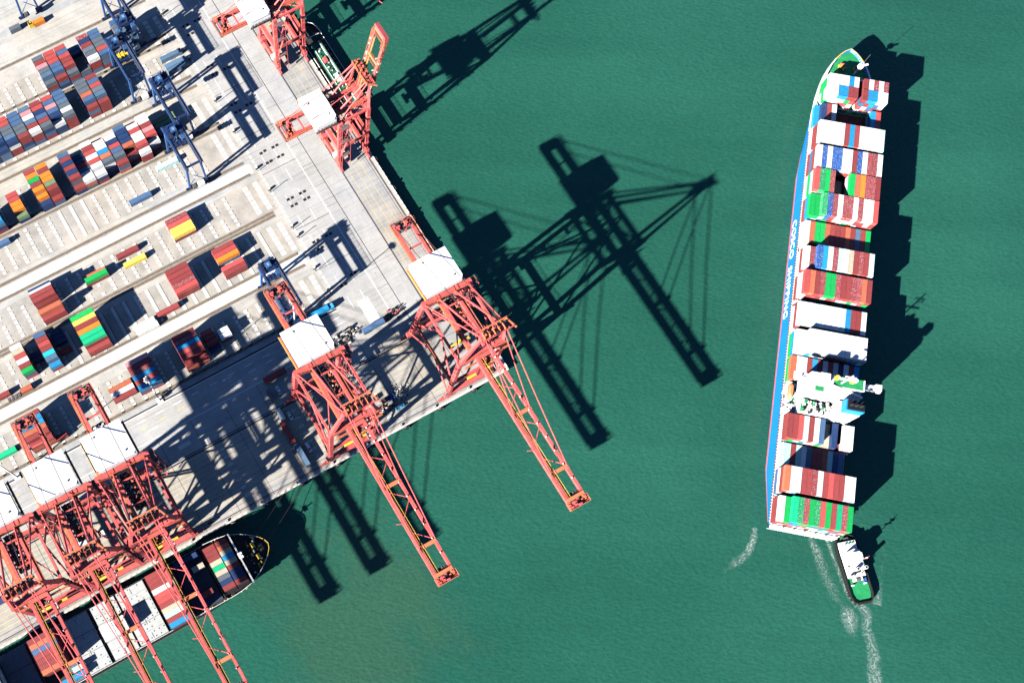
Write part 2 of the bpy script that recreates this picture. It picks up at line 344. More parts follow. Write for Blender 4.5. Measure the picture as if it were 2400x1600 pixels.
# ------------------------------------------------------------------ ship-to-shore cranes
def F_SW(x, y, z): return (x, -y, z)             # y towards the sea
def F_NE(x, y, z): return (y, -x, z)
def sts(root, F, G, lean, W, ZG, ZA, hy, hw, hh, back, reach, gw, raised=None, big=True):
    """ship-to-shore crane; G gauge, lean = forward lean of the landside legs, W half leg spacing, ZG girder top, ZA apex"""
    def nb(): return MB(F)
    def P(mb, name, par=root): return mb.build(name, par)
    k = 1.0 if big else 0.8
    zp = ZG*0.42; zs = 4.0
    def legpos(side, land, z): return (side*W, (lean*z/ZG) if land else G, z)
    for side in (-1, 1):
        for land in (True, False):
            g = nb(); g.beam(legpos(side, land, zs), legpos(side, land, ZG-1), 1.7*k, 1.9*k, RED, 2.1*k, 2.2*k)
            g.beam(legpos(side, land, 1.6), legpos(side, land, zs+.6), 2.2*k, 2.4*k, RED)
            for z in range(6, int(ZG-4), 5):                       # ladder rungs and rest platforms
                x, y, _ = legpos(side, land, z); g.box(x+side*1.0, x+side*1.7, y-.7, y+.7, z, z+0.12, RED)
            P(g, 'leg')
            g = nb(); x, y, _ = legpos(side, land, 0)
            g.box(x-5.2*k, x+5.2*k, y-.45, y+.45, 1.1, 2.0, RED)
            for i in (-1, 1):
                g.box(x+i*3*k-2.1*k, x+i*3*k+2.1*k, y-.5, y+.5, .55, 1.15, RED)
                for j in (-1.3, 0, 1.3): g.tube((x+i*3*k+j, y-.3, .48), (x+i*3*k+j, y+.3, .48), .42, DRK, 10)
            P(g, 'wheel_bogie')
    for land in (True, False):
        y = (lean*zs/ZG) if land else G
        g = nb(); g.box(-W-2.2, W+2.2, y-1.0*k, y+1.0*k, zs-.4, zs+1.8, RED); g.rail([(-W-2, y-1, zs+1.8), (W+2, y-1, zs+1.8)], ORA); P(g, 'sill_beam')
        y = (lean*zp/ZG) if land else G
        g = nb(); g.box(-W, W, y-.9, y+.9, zp-1.1, zp+1.1, RED); g.rail([(-W, y+.9, zp+1.1), (W, y+.9, zp+1.1)], ORA); P(g, 'portal_beam')
        y = lean if land else G
        g = nb(); ex = 1.8 if land else 0.6
        g.box(-W-.8, W+ex, y-1.35*k, y+1.35*k, ZG-2.7, ZG-.2, RED)
        g.box(-W, W, y-2.0*k, y-1.45*k, ZG-2.6, ZG-2.35, ORA); g.rail([(-W, y-2.0*k, ZG-2.35), (W, y-2.0*k, ZG-2.35)], ORA); g.rail([(-W, y+1.3*k, ZG-.2), (W, y+1.3*k, ZG-.2)], ORA)
        P(g, 'top_beam')
    for side in (-1, 1):
        x = side*W
        g = nb(); g.beam((x, lean*zp/ZG, zp), (x, G, zp), 1.3*k, 1.7*k, RED); g.rail([(x+side*.7, lean*zp/ZG, zp+.85), (x+side*.7, G, zp+.85)], ORA); P(g, 'portal_beam')
        g = nb(); g.beam((x, lean, ZG-1.2), (x, G, ZG-1.2), 1.0*k, 1.3*k, RED); P(g, 'tie_beam')
        g = nb(); g.tube((x, lean*zp/ZG, zp), (x, G*.52, ZG-1.4), .5*k, RED); g.tube((x, G, zp), (x, G*.52, ZG-1.4), .5*k, RED)
        if big: g.tube((x, .6, zs+1), (x, G*.5, zp), .42, RED); g.tube((x, G, zs+1), (x, G*.5, zp), .42, RED)
        P(g, 'diagonal_brace')
    # plan bracing between the side frames and the girder
    g = nb()
    for side in (-1, 1):
        g.tube((side*W, lean+.6, ZG-1.4), (side*gw, G*.56, ZG-1.2), .33*k, RED); g.tube((side*W, G-.6, ZG-1.4), (side*gw, G*.56, ZG-1.2), .33*k, RED)
    P(g, 'plan_brace')
    # landside girder and backreach
    for side in (-1, 1):
        g = nb(); x = side*gw; g.box(x-.65*k, x+.65*k, -back, G, ZG-1.9, ZG, RED)
        for y in range(int(-back)+2, int(G), 4): g.box(x-.72*k, x+.72*k, y-.12, y+.12, ZG-1.95, ZG+.06, ORA)
        P(g, 'girder')
        g = nb(); x = side*(gw+1.25*k); g.box(x-.5, x+.5, -back, G, ZG-.9, ZG-.78, ORA); g.rail([(x+side*.5, -back, ZG-.78), (x+side*.5, G, ZG-.78)], ORA); P(g, 'walkway')
    for y in (-back+1.0, -back*.62, -back*.30, G*.30, G*.62):
        g = nb(); g.box(-gw, gw, y-.35, y+.35, ZG-1.3, ZG-.5, RED); P(g, 'cross_beam')
    g = nb(); yb = -back
    g.box(-gw-1.5, gw+1.5, yb-1.2, yb+.1, ZG-1.2, ZG-1.0, GRT); g.box(-gw, gw, yb+1.5, yb+5, ZG-.5, ZG-.35, GRT)
    for i in range(16):
        x = random.uniform(-gw, gw); y = yb+random.uniform(0, 5.5); s_ = random.uniform(.3, .9); g.box(x-s_, x+s_, y-s_*.7, y+s_*.7, ZG-.3, ZG+random.uniform(.3, 1.6), random.choice([RED, RED, RED, ORA, DRK]))
    g.rail([(-gw-1.5, yb-1.2, ZG-1), (gw+1.5, yb-1.2, ZG-1), (gw+1.5, yb+6, ZG-1)], ORA); g.rail([(-gw-1.5, yb-1.2, ZG-1), (-gw-1.5, yb+6, ZG-1)], ORA)
    P(g, 'back_platform')
    # machinery house
    g = nb(); y0, y1 = hy; zb = ZG+.3
    g.box(-hw+.4, hw-.4, y0+.4, y1-.4, zb, zb+hh-.35, WHT); P(g, 'machinery_house'); house = kids(root)[-1] if False else None
    g = nb(); c = 1.7                                                 # roof with cut seaward corners
    if F is F_SW: pts = [(-hw, y0), (hw, y0), (hw, y1-c), (hw-c*.7, y1), (-hw+c*.4, y1), (-hw, y1-c*.4)]
    else: pts = [(-hw, y0), (hw, y0), (hw, y1-c), (hw-c, y1), (-hw, y1)]
    n_ = len(pts); zr = zb+hh-.35
    g.add([(x, y, zr) for x, y in pts]+[(x, y, zr+.3) for x, y in pts]+[(0, y0, zr+.75), (0, y1, zr+.75)], [tuple(range(n_))]+[(i, (i+1) % n_, n_+(i+1) % n_, n_+i) for i in range(n_)], ROOF)
    top = [(x, y, zr+.3) for x, y in pts]
    rp = [p for p in top if p[0] > 0]; lp = [p for p in top if p[0] < 0]
    rp = [top[1]]+top[2:-1][:1]+([top[3]] if top[3][0] > 0 else []); lp = [p for p in top[3:] if p[0] < 0]
    g.add([(0, y0, zr+.8)]+rp+[(0, y1, zr+.8)], [tuple(range(len(rp)+2))], ROOF); g.add([(0, y1, zr+.8)]+lp+[top[0], (0, y0, zr+.8)], [tuple(range(len(lp)+3))], ROOF)
    g.box(-hw*.5, -hw*.5+1, y0+2, y0+3, zr+.5, zr+1.0, HAT); g.box(hw*.55, hw*.55+.8, y1-3.5, y1-2.7, zr+.4, zr+.9, HAT)
    P(g, 'house_roof')
    for side in (-1, 1):
        g = nb(); g.box(side*hw, side*(hw+1.0), y0, y1, zb, zb+.12, GRT if side > 0 else ORA); g.rail([(side*(hw+1), y0, zb+.1), (side*(hw+1), y1, zb+.1)], YEL if side < 0 else DRK)
        if side > 0:
            for i in range(6): y = y0+1.5+i*(y1-y0-3)/5; g.box(hw+.1, hw+.9, y-.6, y+.6, zb+.1, zb+1.3, GRT)
        P(g, 'house_walkway')
    # apex frame
    az = ZA; ax = gw*1.5; ay = G+1.6
    for side in (-1, 1):
        g = nb(); g.beam((side*W, G, ZG-1.5), (side*ax, ay, az-.5), 1.8*k, 1.6*k, RED, 1.2*k, 1.2*k); P(g, 'apex_leg')
        g = nb(); g.tube((side*(gw+.2), lean+1, ZG-.3), (side*(ax-.9), ay-.5, az-.2), .55*k, RED); P(g, 'backstay')
        g = nb(); g.tube((side*(gw+.1), -back+1.5, ZG), (side*(gw+.9), ay, az+.9), .17, CBL if big else RED, 6); g.tube((side*(W-.5), lean+.5, ZG-.3), (side*(ax+.4), ay-.8, az-.2), .34*k, RED); P(g, 'rear_stay')
    g = nb(); g.box(-ax-1, ax+1, ay-1.1*k, ay+1.1*k, az-1.4, az+.2, RED); g.box(-ax+1.5, ax+2.2, ay-2.6*k, ay-1.3*k, az-.2, az-.1, GRT)
    for i in range(7): x = -ax+.6+i*(2*ax)/6; g.beam((x, ay-3.0*k, az+.1), (x, ay+1.8*k, az+.1), .32, .4, (ORA if i % 3 else RED) if big else RED)
    g.beam((-ax-.4, ay-3.0*k, az+.3), (ax+1.8, ay-3.0*k, az+.3), .4, .4, ORA); g.beam((-ax-.4, ay+1.8*k, az+.3), (ax+2.6, ay+1.8*k, az+.1), .4, .4, RED); g.beam((ax+1.2, ay-2.8*k, az+.5), (ax+3.6, ay+2.6*k, az-.6), .7, .5, ORA)
    g.rail([(-ax-.4, ay-3.0*k, az+.3), (ax+1.8, ay-3.0*k, az+.3)], ORA, r=.08); g.tube((ax+1, ay-2.6*k, az+.4), (ax+4.6, ay-3.4*k, az+1.2), .12, DRK, 6)
    P(g, 'apex_platform')
    g = nb()
    for i in range(5):
        x = -ax+1+i*(2*ax-2)/4; g.tube((x-.22, ay-.4, az+.7), (x+.22, ay-.4, az+.7), .7, RED if i % 2 else DRK, 12); g.box(x-.5, x-.35, ay-1.4, ay+1.4, az+.3, az+1.5, ORA)
    for i in range(14):
        x = random.uniform(-ax, ax+2); y = ay+random.uniform(-2.8, 2)*k; s_ = random.uniform(.2, .6); g.box(x-s_, x+s_, y-s_, y+s_, az+.3, az+random.uniform(.8, 1.8), random.choice([ORA, ORA, RED, DRK]))
    tag(P(g, 'apex_machinery'), kind='stuff')
    if big:
        g = nb()                                   # boom hoist portal over the hinge and lighting gallery
        g.box(-W*.9, W+1, G+2.5, G+3.4, ZG-2.3, ZG-2.1, ORA); g.rail([(-W, G+3.4, ZG-2.1), (W+1, G+3.4, ZG-2.1)], ORA)
        P(g, 'hinge_walkway')
    # boom: built flat from the hinge, then turned up if raised
    hx, hz = G+2.4, ZG-1
    if raised is not None:
        ca, sa = math.cos(raised), math.sin(raised)
        def FB(x, y, z): dy, dz = y-hx, z-hz; return F(x, hx+dy*ca-dz*sa, hz+dy*sa+dz*ca)
    else: FB = F
    def mb(): return MB(FB)
    tip = reach
    for side in (-1, 1):
        g = mb(); x = side*gw; g.box(x-.62*k, x+.62*k, G+1, tip-3, ZG-1.9, ZG, RED)
        if not big: g.box(x-.62, x+.62, G+1, tip, ZG-1.9, ZG, RED)
        for y in range(int(G)+3, int(tip)-3, 4): g.box(x-.7*k, x+.7*k, y-.1, y+.1, ZG-1.95, ZG+.06, RED if side > 0 else ORA)
        P(g, 'boom_girder')
    g = mb()
    xb = (G+2.2, G+33, G+63, tip-4.2) if big else (G+1.5, G+12, G+24, tip-1)
    for i, y in enumerate(xb): g = mb(); g.box(-gw-.4, gw+.4, y-.7*k, y+.7*k, ZG-.9, ZG+.25, ORA if i else RED); g.rail([(-gw, y-.7, ZG+.2), (gw, y-.7, ZG+.2)], ORA); P(g, 'boom_cross_beam')
    if big:
        for y0_, y1_, y2_ in ((G+16.5, G+22.5, G+29), (G+35, G+41.5, G+48.5), (G+55, G+62, G+62.5)):
            g = mb(); g.tube((-gw+.7, y0_, ZG-.4), (gw, y1_, ZG-.2), .19, RED, 6); g.tube((gw, y1_, ZG-.2), (-gw+.9, y2_, ZG-.4), .19, RED, 6); P(g, 'boom_brace')
    g = mb(); x = -gw+1.5*k; g.box(x-.45, x+.45, G+3, tip-5, ZG-.8, ZG-.68, GRT); g.rail([(x+.5, G+3, ZG-.7), (x+.5, tip-5, ZG-.7)], YEL, r=.06); g.rail([(x-.5, G+3, ZG-.7), (x-.5, tip-5, ZG-.7)], ORA)
    for y in range(int(G)+6, int(tip)-5, 7): g.box(gw-.9, gw-.7, y-.3, y+.3, ZG, ZG+.9, WHT)
    for y in (G+1, G+50): g.beam((-gw-.6, y, ZG-.6), (-gw-3.2, y-1.2, ZG-.9), .25, .25, RED)
    P(g, 'boom_walkway')
    g = mb()
    if big:
        g.box(-gw-1, gw+1.2, tip-3.2, tip+.2, ZG-1.5, ZG-1.1, RED)
        for i in range(26):
            x = random.uniform(-gw-.6, gw+.6); y = tip-random.uniform(.4, 3.2); s_ = random.uniform(.25, .7); g.box(x-s_, x+s_, y-s_*.6, y+s_*.6, ZG-1.1, ZG+random.uniform(-.4, 1.2), random.choice([RED, RED, RED, DRK, ORA]))
        g.box(-gw+1, gw-.6, tip-6.8, tip-3.4, ZG-1.6, ZG-1.5, GRT)
        g.rail([(-gw-1, tip-3.2, ZG-1.1), (-gw-1, tip+.2, ZG-1.1), (gw+1.2, tip+.2, ZG-1.1), (gw+1.2, tip-3.2, ZG-1.1)], ORA, r=.12)
    else:
        g.box(-gw-.6, gw+.6, tip-.8, tip+.6, ZG-1.8, ZG+.3, RED); g.rail([(-gw, tip-5, ZG), (-gw, tip, ZG)], ORA); g.rail([(gw, tip-5, ZG), (gw, tip, ZG)], ORA)
    P(g, 'boom_tip_platform')
    if not big:
        for side in (-1, 1):
            g = mb(); x = side*(gw+.75)
            for i in range(int(tip-G)-3): y = G+2+i; g.box(x-.45, x+.45, y-.18, y+.25, ZG-1.5+random.random()*.6, ZG-.6+random.random(), random.choice([ORA, ORA, RED, WHT, GRT]))
            g.rail([(x+side*.4, G+2, ZG-.6), (x+side*.4, tip-2, ZG-.6)], ORA); P(g, 'boom_walkway')
    if raised is None:
        for side in (-1, 1):
            for y, r_ in ((G+33, .24), (G+64, .24)):
                g = nb(); p = Vector((side*(ax-.6 if y > G+50 else gw), ay+1, az)); q = Vector((side*(gw+.2), y, ZG+.3)); mid = p.lerp(q, .5)-Vector((0, 0, .5))
                g.tube(p, mid, r_, RED, 6); g.tube(mid, q, r_, RED, 6); g.box(q.x-.4, q.x+.4, q.y-.8, q.y+.8, ZG, ZG+.8, RED); P(g, 'forestay')
    else:
        for side in (-1, 1):
            g = nb(); q = (side*gw, hx+(G+18-hx)*ca, hz+(G+18-hx)*sa); p = (side*(ax-.3), ay+.4, az)
            mid = (side*gw*1.1, (p[1]+q[1])/2+2.2, (p[2]+q[2])/2-5); g.tube(p, mid, .22, RED, 6); g.tube(mid, q, .22, RED, 6); P(g, 'forestay')
    # trolley with the operator cab
    ty = G+3 if big else 3.0
    g = nb(); g.box(-gw+.9, gw-.9, ty-3.4, ty+3.4, ZG-2.6, ZG-1.6, RED)
    for i in range(18):
        x = random.uniform(-gw+1, gw-1); y = ty+random.uniform(-3.2, 3.2); s_ = random.uniform(.2, .7); g.box(x-s_, x+s_, y-s_*.8, y+s_*.8, ZG-1.6, ZG+random.uniform(-1.2, .3), random.choice([RED, RED, ORA, GRT, DRK]))
    g.rail([(-gw+1, ty+3.4, ZG-1.6), (gw-1, ty+3.4, ZG-1.6)], YEL); t = P(g, 'trolley')
    g = nb(); cx = gw-.2 if big else gw-1.4
    g.box(cx-1.1, cx+1.1, ty+3.6, ty+6.2, ZG-5.4, ZG-2.7, WHT); g.box(cx-.8, cx+.8, ty+3.9, ty+5.4, ZG-2.7, ZG-2.66, GLS); g.box(cx-1.15, cx+1.15, ty+4.2, ty+6.25, ZG-4.6, ZG-3.4, GLS)
    P(g, 'operator_cab', t)
    g = nb(); sy = ty; zz = ZG*.55 if big else ZG*.5
    g.box(-3.1 if not big else -6.1, 3.1 if not big else 6.1, sy-.5, sy+.5, zz, zz+.6, YEL); g.box(-1.6, 1.6, sy-1.1, sy+1.1, zz+.6, zz+1.5, RED)
    for sx in (-1.3, 1.3):
        for s2 in (-.8, .8): g.tube((sx, sy+s2, zz+1.5), (sx, sy+s2, ZG-2.4), .05, CBL, 5)
    P(g, 'spreader', t)
    # electrical clutter between the girders
    g = nb(); yy0, yy1 = (lean+2, lean+20) if big else (1.5, 6)
    g.box(-gw+.9, gw-.9, yy0, yy1, ZG-2.9, ZG-2.7, GRT)
    for i in range(90 if big else 24):
        x = random.uniform(-gw+1, gw-1); y = random.uniform(yy0, yy1); s_ = random.uniform(.15, .5); g.box(x-s_, x+s_, y-s_, y+s_, ZG-2.7, ZG-random.uniform(1.2, 2.4), random.choice([RED, RED, DRK, GRT, WHT, ORA]))
    P(g, 'electrical_platform')
    # stair tower hanging beside the landside frame
    g = nb(); sx = W+2.1; sy0 = lean-.5; lv = 6 if big else 3
    for i in range(lv):
        z0 = 3+i*(ZG-5)/lv; z1 = 3+(i+1)*(ZG-5)/lv; yb_ = sy0*(z0/ZG)
        g.box(sx-.2, sx+2.0, yb_-.3, yb_+4.4, z1-.12, z1, GRT)
        g.beam((sx+.4, yb_ if i % 2 else yb_+4, z0), (sx+.4, yb_+4 if i % 2 else yb_, z1), .8, .2, RED)
        for qx in (sx-.2, sx+2.0):
            for qy in (yb_-.3, yb_+4.4): g.beam((qx, qy, z0), (qx, qy, z1), .16, .16, RED)
        g.rail([(sx+2.0, yb_-.3, z1), (sx+2.0, yb_+4.4, z1)], RED)
    P(g, 'stair_tower')
    g = nb(); g.tube((-W-.7, G-.3, 9), (-W+.2 if False else -W-.7, G+.9, 9), 1.9*k, GRT, 14); g.box(-W-1.6, -W+.3, G-.2, G+.6, 6.6, 11.2, RED); P(g, 'cable_reel')
    for side in (-1, 1): g = nb(); g.box(side*(W-3)-1.1, side*(W-3)+1.1, -1.6, 1.6, zs+1.8, zs+4.0, WHT if side > 0 else RED); P(g, 'switch_cabin')
STS_G = 'red ship-to-shore cranes along the quays'
def sw_root(a, label): return empty('quay_crane', (*uv(a, -132), Q), PHI, label, 'crane', STS_G)
CR = sw_root(131.2, 'red quay crane with lowered boom standing at the outer corner of the quay')
sts(CR, F_SW, 36.5, 5.0, 11.6, 47, 71.5, (-13.2, 4.0), 9.4, 4.4, 35.5, 117, 3.9)
for a, lb in ((65.2, 'red quay crane with lowered boom standing beside the parked cars and container trailers'),
              (-33.0, 'red quay crane with lowered boom nearest the bow of the berthed black ship'),
              (-60.6, 'red quay crane with its boom over the grey hatch covers of the berthed ship'),
              (-88.3, 'red quay crane cut by the left edge of the photo, leftmost on the lower quay')):
    c = copy_tree(CR); c.location = (*uv(a, -132), Q); c['label'] = lb
def ne_root(b, label): return empty('quay_crane', (*uv(135.4, b), Q), PHI, label, 'crane', STS_G)
CE = ne_root(-240.5, 'smaller red quay crane with its raised boom wholly in view, beside the green tanker')
sts(CE, F_NE, 16.1, 0.0, 9.0, 37.5, 52.0, (-13.0, -1.0), 9.0, 3.6, 26.5, 55.0, 4.0, raised=math.radians(77), big=False)
c = copy_tree(CE); c.location = (*uv(135.4, -306.6), Q); c['label'] = 'smaller red quay crane cut by the top edge, beside the bow of the green tanker'
c = copy_tree(CE); c.location = (*uv(135.4, -372), Q); c['label'] = 'red quay crane beyond the top edge whose raised boom throws a shadow on the water'
# ------------------------------------------------------------------ rail-mounted yard gantries
def rmg(root, L, A=9.6, H=19.5, tpos=0.5, YEL=YEL):
    """gantry: local x along the row, y towards the sea (0..L)"""
    F = F_SW
    def nb(): return MB(F)
    gx = A/2-1.0
    for side in (-1, 1):
        g = nb(); g.box(side*gx-.55, side*gx+.55, -1.5, L+1.5, H-1.8, H, NVY)
        g.box(side*gx-.2, side*gx+.2, -1.3, L+1.3, H, H+.12, GRT); g.box(side*(gx+.95)-.3, side*(gx+.95)+.3, -1.3, L+1.3, H-.5, H-.4, BLU); g.rail([(side*(gx+1.25), -1, H-.4), (side*(gx+1.25), L+1, H-.4)], BLU)
        for y in range(0, int(L), 2): g.box(side*gx-.6, side*gx+.6, y-.08, y+.08, H-1.85, H+.05, BLU)
        g.build('girder', root)
        for y, s2 in ((0, 1), (L, -1)):
            g = nb(); g.beam((side*(A/2), y, 1.6), (side*gx, y+s2*.4, H-1.6), 1.0, 1.1, BLU, 1.1, 1.3); g.build('leg', root)
            g = nb(); x = side*A/2
            g.box(x-2.2, x+2.2, y-.4, y+.4, .8, 1.7, NVY)
            for j in (-1.5, -.5, .5, 1.5): g.tube((x+j, y-.3, .42), (x+j, y+.3, .42), .4, DRK, 10)
            g.build('wheel_bogie', root)
    for y in (0, L):
        g = nb(); g.box(-A/2, A/2, y-.45, y+.45, 1.7, 2.6, NVY); g.tube((-A/2, y, 2.6), (A*.12, y, H*.5), .18, BLU, 6); g.tube((A/2, y, 2.6), (-A*.12, y, H*.5), .18, BLU, 6); g.build('sill_beam', root)
        g = nb(); g.box(-gx, gx, y-.4, y+.4, H-1.3, H-.3, NVY); g.build('end_tie', root)
    g = nb(); y = L+1.2; g.box(-.8, 2.8, y-.2, y+1.7, 2.6, 4.8, WHT); g.box(-3.6, -1.9, y-.2, y+1.4, 2.6, 4.4, GRT); g.build('electrical_house', root)
    ty = L*tpos; g = nb(); g.box(-gx-.4, gx+.4, ty-3.2, ty+3.2, H+.2, H+.8, NVY)
    rr = random.Random(int(L*10+tpos*100))
    for i in range(30):
        x = rr.uniform(-gx, gx); yy = ty+rr.uniform(-3, 3); s_ = rr.uniform(.2, .8); g.box(x-s_, x+s_, yy-s_*.7, yy+s_*.7, H+.8, H+rr.uniform(1.0, 2.4), rr.choice([NVY, NVY, NVY, BLU, DRK, DRK]))
    g.box(-1.6, 1.2, ty-1.2, ty+1.6, H+.8, H+2.6, mat('trolley_blue', (0.035, 0.09, 0.22), .5)); g.box(-.8, .4, ty-.6, ty+1.0, H+2.6, H+2.65, mat('pale_blue', (0.16, 0.26, 0.38), .5))
    g.rail([(-gx, ty-3.2, H+.8), (gx, ty-3.2, H+.8)], BLU)
    t = g.build('trolley', root)
    g = nb(); g.box(gx-2.4, gx-.4, ty+3.4, ty+5.6, H-2.6, H-.2, BLU); g.box(gx-2.2, gx-.6, ty+4.2, ty+5.65, H-2.0, H-.8, GLS); g.build('operator_cab', t)
    g = nb(); g.box(-3.0, 3.0, ty+1.2, ty+3.4, H-7, H-6.4, YEL)
    for x in (-3, -1, 1, 3): g.box(x-.25, x+.25, ty+.9, ty+3.7, H-7.2, H-6.2, YEL)
    for x in (-1.6, 1.6): g.tube((x, ty+2.3, H-6.4), (x, ty+2.3, H+.2), .05, CBL, 5)
    g.build('spreader', t)
RG = 'dark blue rail gantries over the container yard'
for a, b, L, tp, lb in ((35, -418, 24.6, .62, 'dark blue yard gantry at the top edge left, beside the orange and yellow boxes'),
                    (74, -370.6, 24.2, .9, 'dark blue rail gantry over the right end of the topmost yard block'),
                    (64.4, -342.0, 24.6, .13, 'dark blue rail gantry with yellow spreader over the second yard block from the top'),
                    (73.6, -310.4, 25.4, .10, 'dark blue rail gantry beside the moss green containers, right of the third yard block'),
                    (66.6, -282.6, 24.4, .16, 'dark blue rail gantry over the empty slots with the pale turquoise container'),
                    (72.8, -192.0, 24.8, .04, 'dark blue rail gantry half hidden behind the back end of a red quay crane')):
    r_ = empty('yard_gantry', (*uv(a, b), Q), PHI, lb, 'gantry crane', RG); rmg(r_, L, 9.8, 19.5, tp, YEL if 'yellow' in lb else NVY)
# ------------------------------------------------------------------ containers
CW, CHT = 2.44, 2.59
_cm = {}
def container_geo(mb, c, L, ox=0, oy=0, oz=0, ang=0.0, detail=True):
    m = cmat(c); H = 2.9 if c == 'W' and L > 7 else CHT; H = CHT
    ca, sa = math.cos(ang), math.sin(ang)
    def X(x, y, z): return (ox+x*ca-y*sa, oy+x*sa+y*ca, oz+z)
    g = MB(X); h = L/2; wd = CW/2
    if not detail: g.box(-h, h, -wd, wd, 0, H, m)
    else:
        n = 16 if L > 7 else 8; d = 0.045
        for s in (-1, 1):                          # corrugated sides and roof inside a raised frame
            vs = []; N = n*4
            for i in range(N+1):
                x = -h+.14+(L-.28)*i/N; y = s*(wd-.02-(d if (i//2) % 2 else 0)); vs += [(x, y, .14), (x, y, H-.12)]
            g.add(vs, [(2*i, 2*i+2, 2*i+3, 2*i+1) for i in range(N)], m)
            g.box(-h, h, s*wd-.06*(s > 0), s*wd+.06*(s < 0), 0, .15, m); g.box(-h, h, s*wd-.06*(s > 0), s*wd+.06*(s < 0), H-.12, H, m)
            for e in (-1, 1): g.box(e*h-(.14 if e > 0 else 0), e*h+(.14 if e < 0 else 0), s*wd-.12*(s > 0), s*wd+.12*(s < 0), .0, H, m)
        vs = []; N = n*2
        for i in range(N+1):
            x = -h+.1+(L-.2)*i/N; z = H-.03-(.035 if i % 2 else 0); vs += [(x, -wd+.05, z), (x, wd-.05, z)]
        g.add(vs, [(2*i, 2*i+2, 2*i+3, 2*i+1) for i in range(N)], m)
        g.add([(h-.05, -wd+.1, .1), (h-.05, wd-.1, .1), (h-.05, wd-.1, H-.1), (h-.05, -wd+.1, H-.1)], [(0,1,2,3)], m)
        for y in (-.75, -.3, .3, .75): g.box(h-.06, h, y-.03, y+.03, .15, H-.15, m)
        if c == 'W' and L > 7: g.box(-h-.01, -h+.1, -wd+.15, wd-.15, .2, H-.2, mat('reefer_unit_grey', (0.28, 0.29, 0.30), .6))
        else: g.box(-h, -h+.05, -wd+.1, wd-.1, .1, H-.1, m)
    k = len(mb.v); off = [mb.mi(q) for q in g.mats]; mb.v += g.v
    mb.f += [[k+i for i in f] for f in g.f]; mb.m += [off[i] for i in g.m]
def cmesh(c, L):
    key = (c, L > 7)
    if key not in _cm:
        mb = MB(); container_geo(mb, c, L); o = mb.build('shipping_container'); _cm[key] = o.data; bpy.data.objects.remove(o)
    return _cm[key]
STUFF = MB()
IND = []
def put(c, L, x, y, z, rz, label=None, group=None):
    """one container with its centre of floor at world x, y, z"""
    if label is None: container_geo(STUFF, c, L, x, y, z, rz, detail=True); return
    o = bpy.data.objects.new('shipping_container', cmesh(c, L)); COL.objects.link(o); o.location = (x, y, z); o.rotation_euler = (0, 0, rz)
    ln_ = 'forty-foot' if L > 7 else 'twenty-foot'
    tag(o, CC[c][0]+' '+label, 'container', group); IND.append(o)
ORD = ['', 'first', 'second', 'third', 'fourth', 'fifth', 'sixth', 'seventh', 'eighth', 'ninth', 'tenth', 'eleventh', 'twelfth', 'thirteenth', 'fourteenth', 'fifteenth']
# yard: block -> (name, first row b, [(a start, length 20/40, codes+tiers per row, column words)])
YB = []
def yard(blk, r0, cols, place, grp, indiv=True, rot=0):
    nc = len(cols)
    for ci, (a, L, rows) in enumerate(cols):
        ln_ = 12.19 if L == 40 else 6.06
        toks = rows.split(); under = random.Random(int(a*7)+blk)
        for ri, t in enumerate(toks):
            if t == '_': continue
            c, h = t[0], int(t[1:] or 1); b = r0+2.72*ri+1.22
            x, y = uv(a+ln_/2, b)
            for k in range(h-1):
                vis = ri == len(toks)-1 or ri+1 < len(toks) and (toks[ri+1] == '_' or int(toks[ri+1][1:] or 1) <= k+1)
                put(under.choice('RRBgSoRDWB' if blk < 4 else 'RRoBRRrR'), ln_, x, y, Q+.02+CHT*k, PHI)
            where = (ORD[ri+1]+' row down, '+ORD[ci+1]+' column from the left, '+place) if nc > 1 else ORD[ri+1]+' row down '+place
            put(c, ln_, x, y, Q+.02+CHT*(h-1), PHI, ('container, ' if nc > 1 else 'container, ')+where if indiv else None, grp)
P0 = 22.4
def cc(k): return P0+6.47*k
yard(0, -362.4, [(cc(0), 20, '_ g4 R4 K4 g4 S4 g3'), (cc(1), 20, '_ r4 r4 r4 B4 B4 R3'), (cc(2), 20, 'W1 r4 B4 r4 R4 R4 g3'), (cc(3), 20, 'B1 B1 _ _ _ _ g2'), (cc(4), 20, '_ P4 D4 R4 g4 g4 W4'),
     (cc(5), 20, '_ B4 B4 g4 g4 r4 B4'), (cc(6), 20, '_ _ _ _ S4 B4 g3'), (cc(7), 20, '_ B4 g4 S4 S4 g3 g3'), (cc(8), 20, '_ _ g2 g2 S3 S3 _')], 'topmost stack block', 'containers in the topmost yard block')
yard(1, -336.2, [(cc(-8), 20, 'B4 B4 S4 D4 D4 R4'), (cc(-7), 20, 'B4 r4 S4 B4 D4 g3'), (cc(-6), 20, 'r4 g4 B4 B4 D4 D3'), (cc(-5), 20, 'r4 r4 g4 g4 S4 D4'), (cc(-4), 20, 'B4 B4 B4 g4 g4 R4'), (cc(-3), 20, 'S4 K4 W4 S4 R4 W4'), (cc(-2), 20, 'R4 r4 D4 B4 R4 g4'), (cc(-1), 20, 'r4 B4 K4 B4 D4 W3'),
     (cc(0), 20, 'B4 B4 S4 g4 W4 g4'), (cc(2), 20, 'g4 g4 g4 o4 B4 R3'), (cc(3), 20, 'R4 B4 r4 g4 S4 R3')], 'second stack block', 'containers in the second yard block')
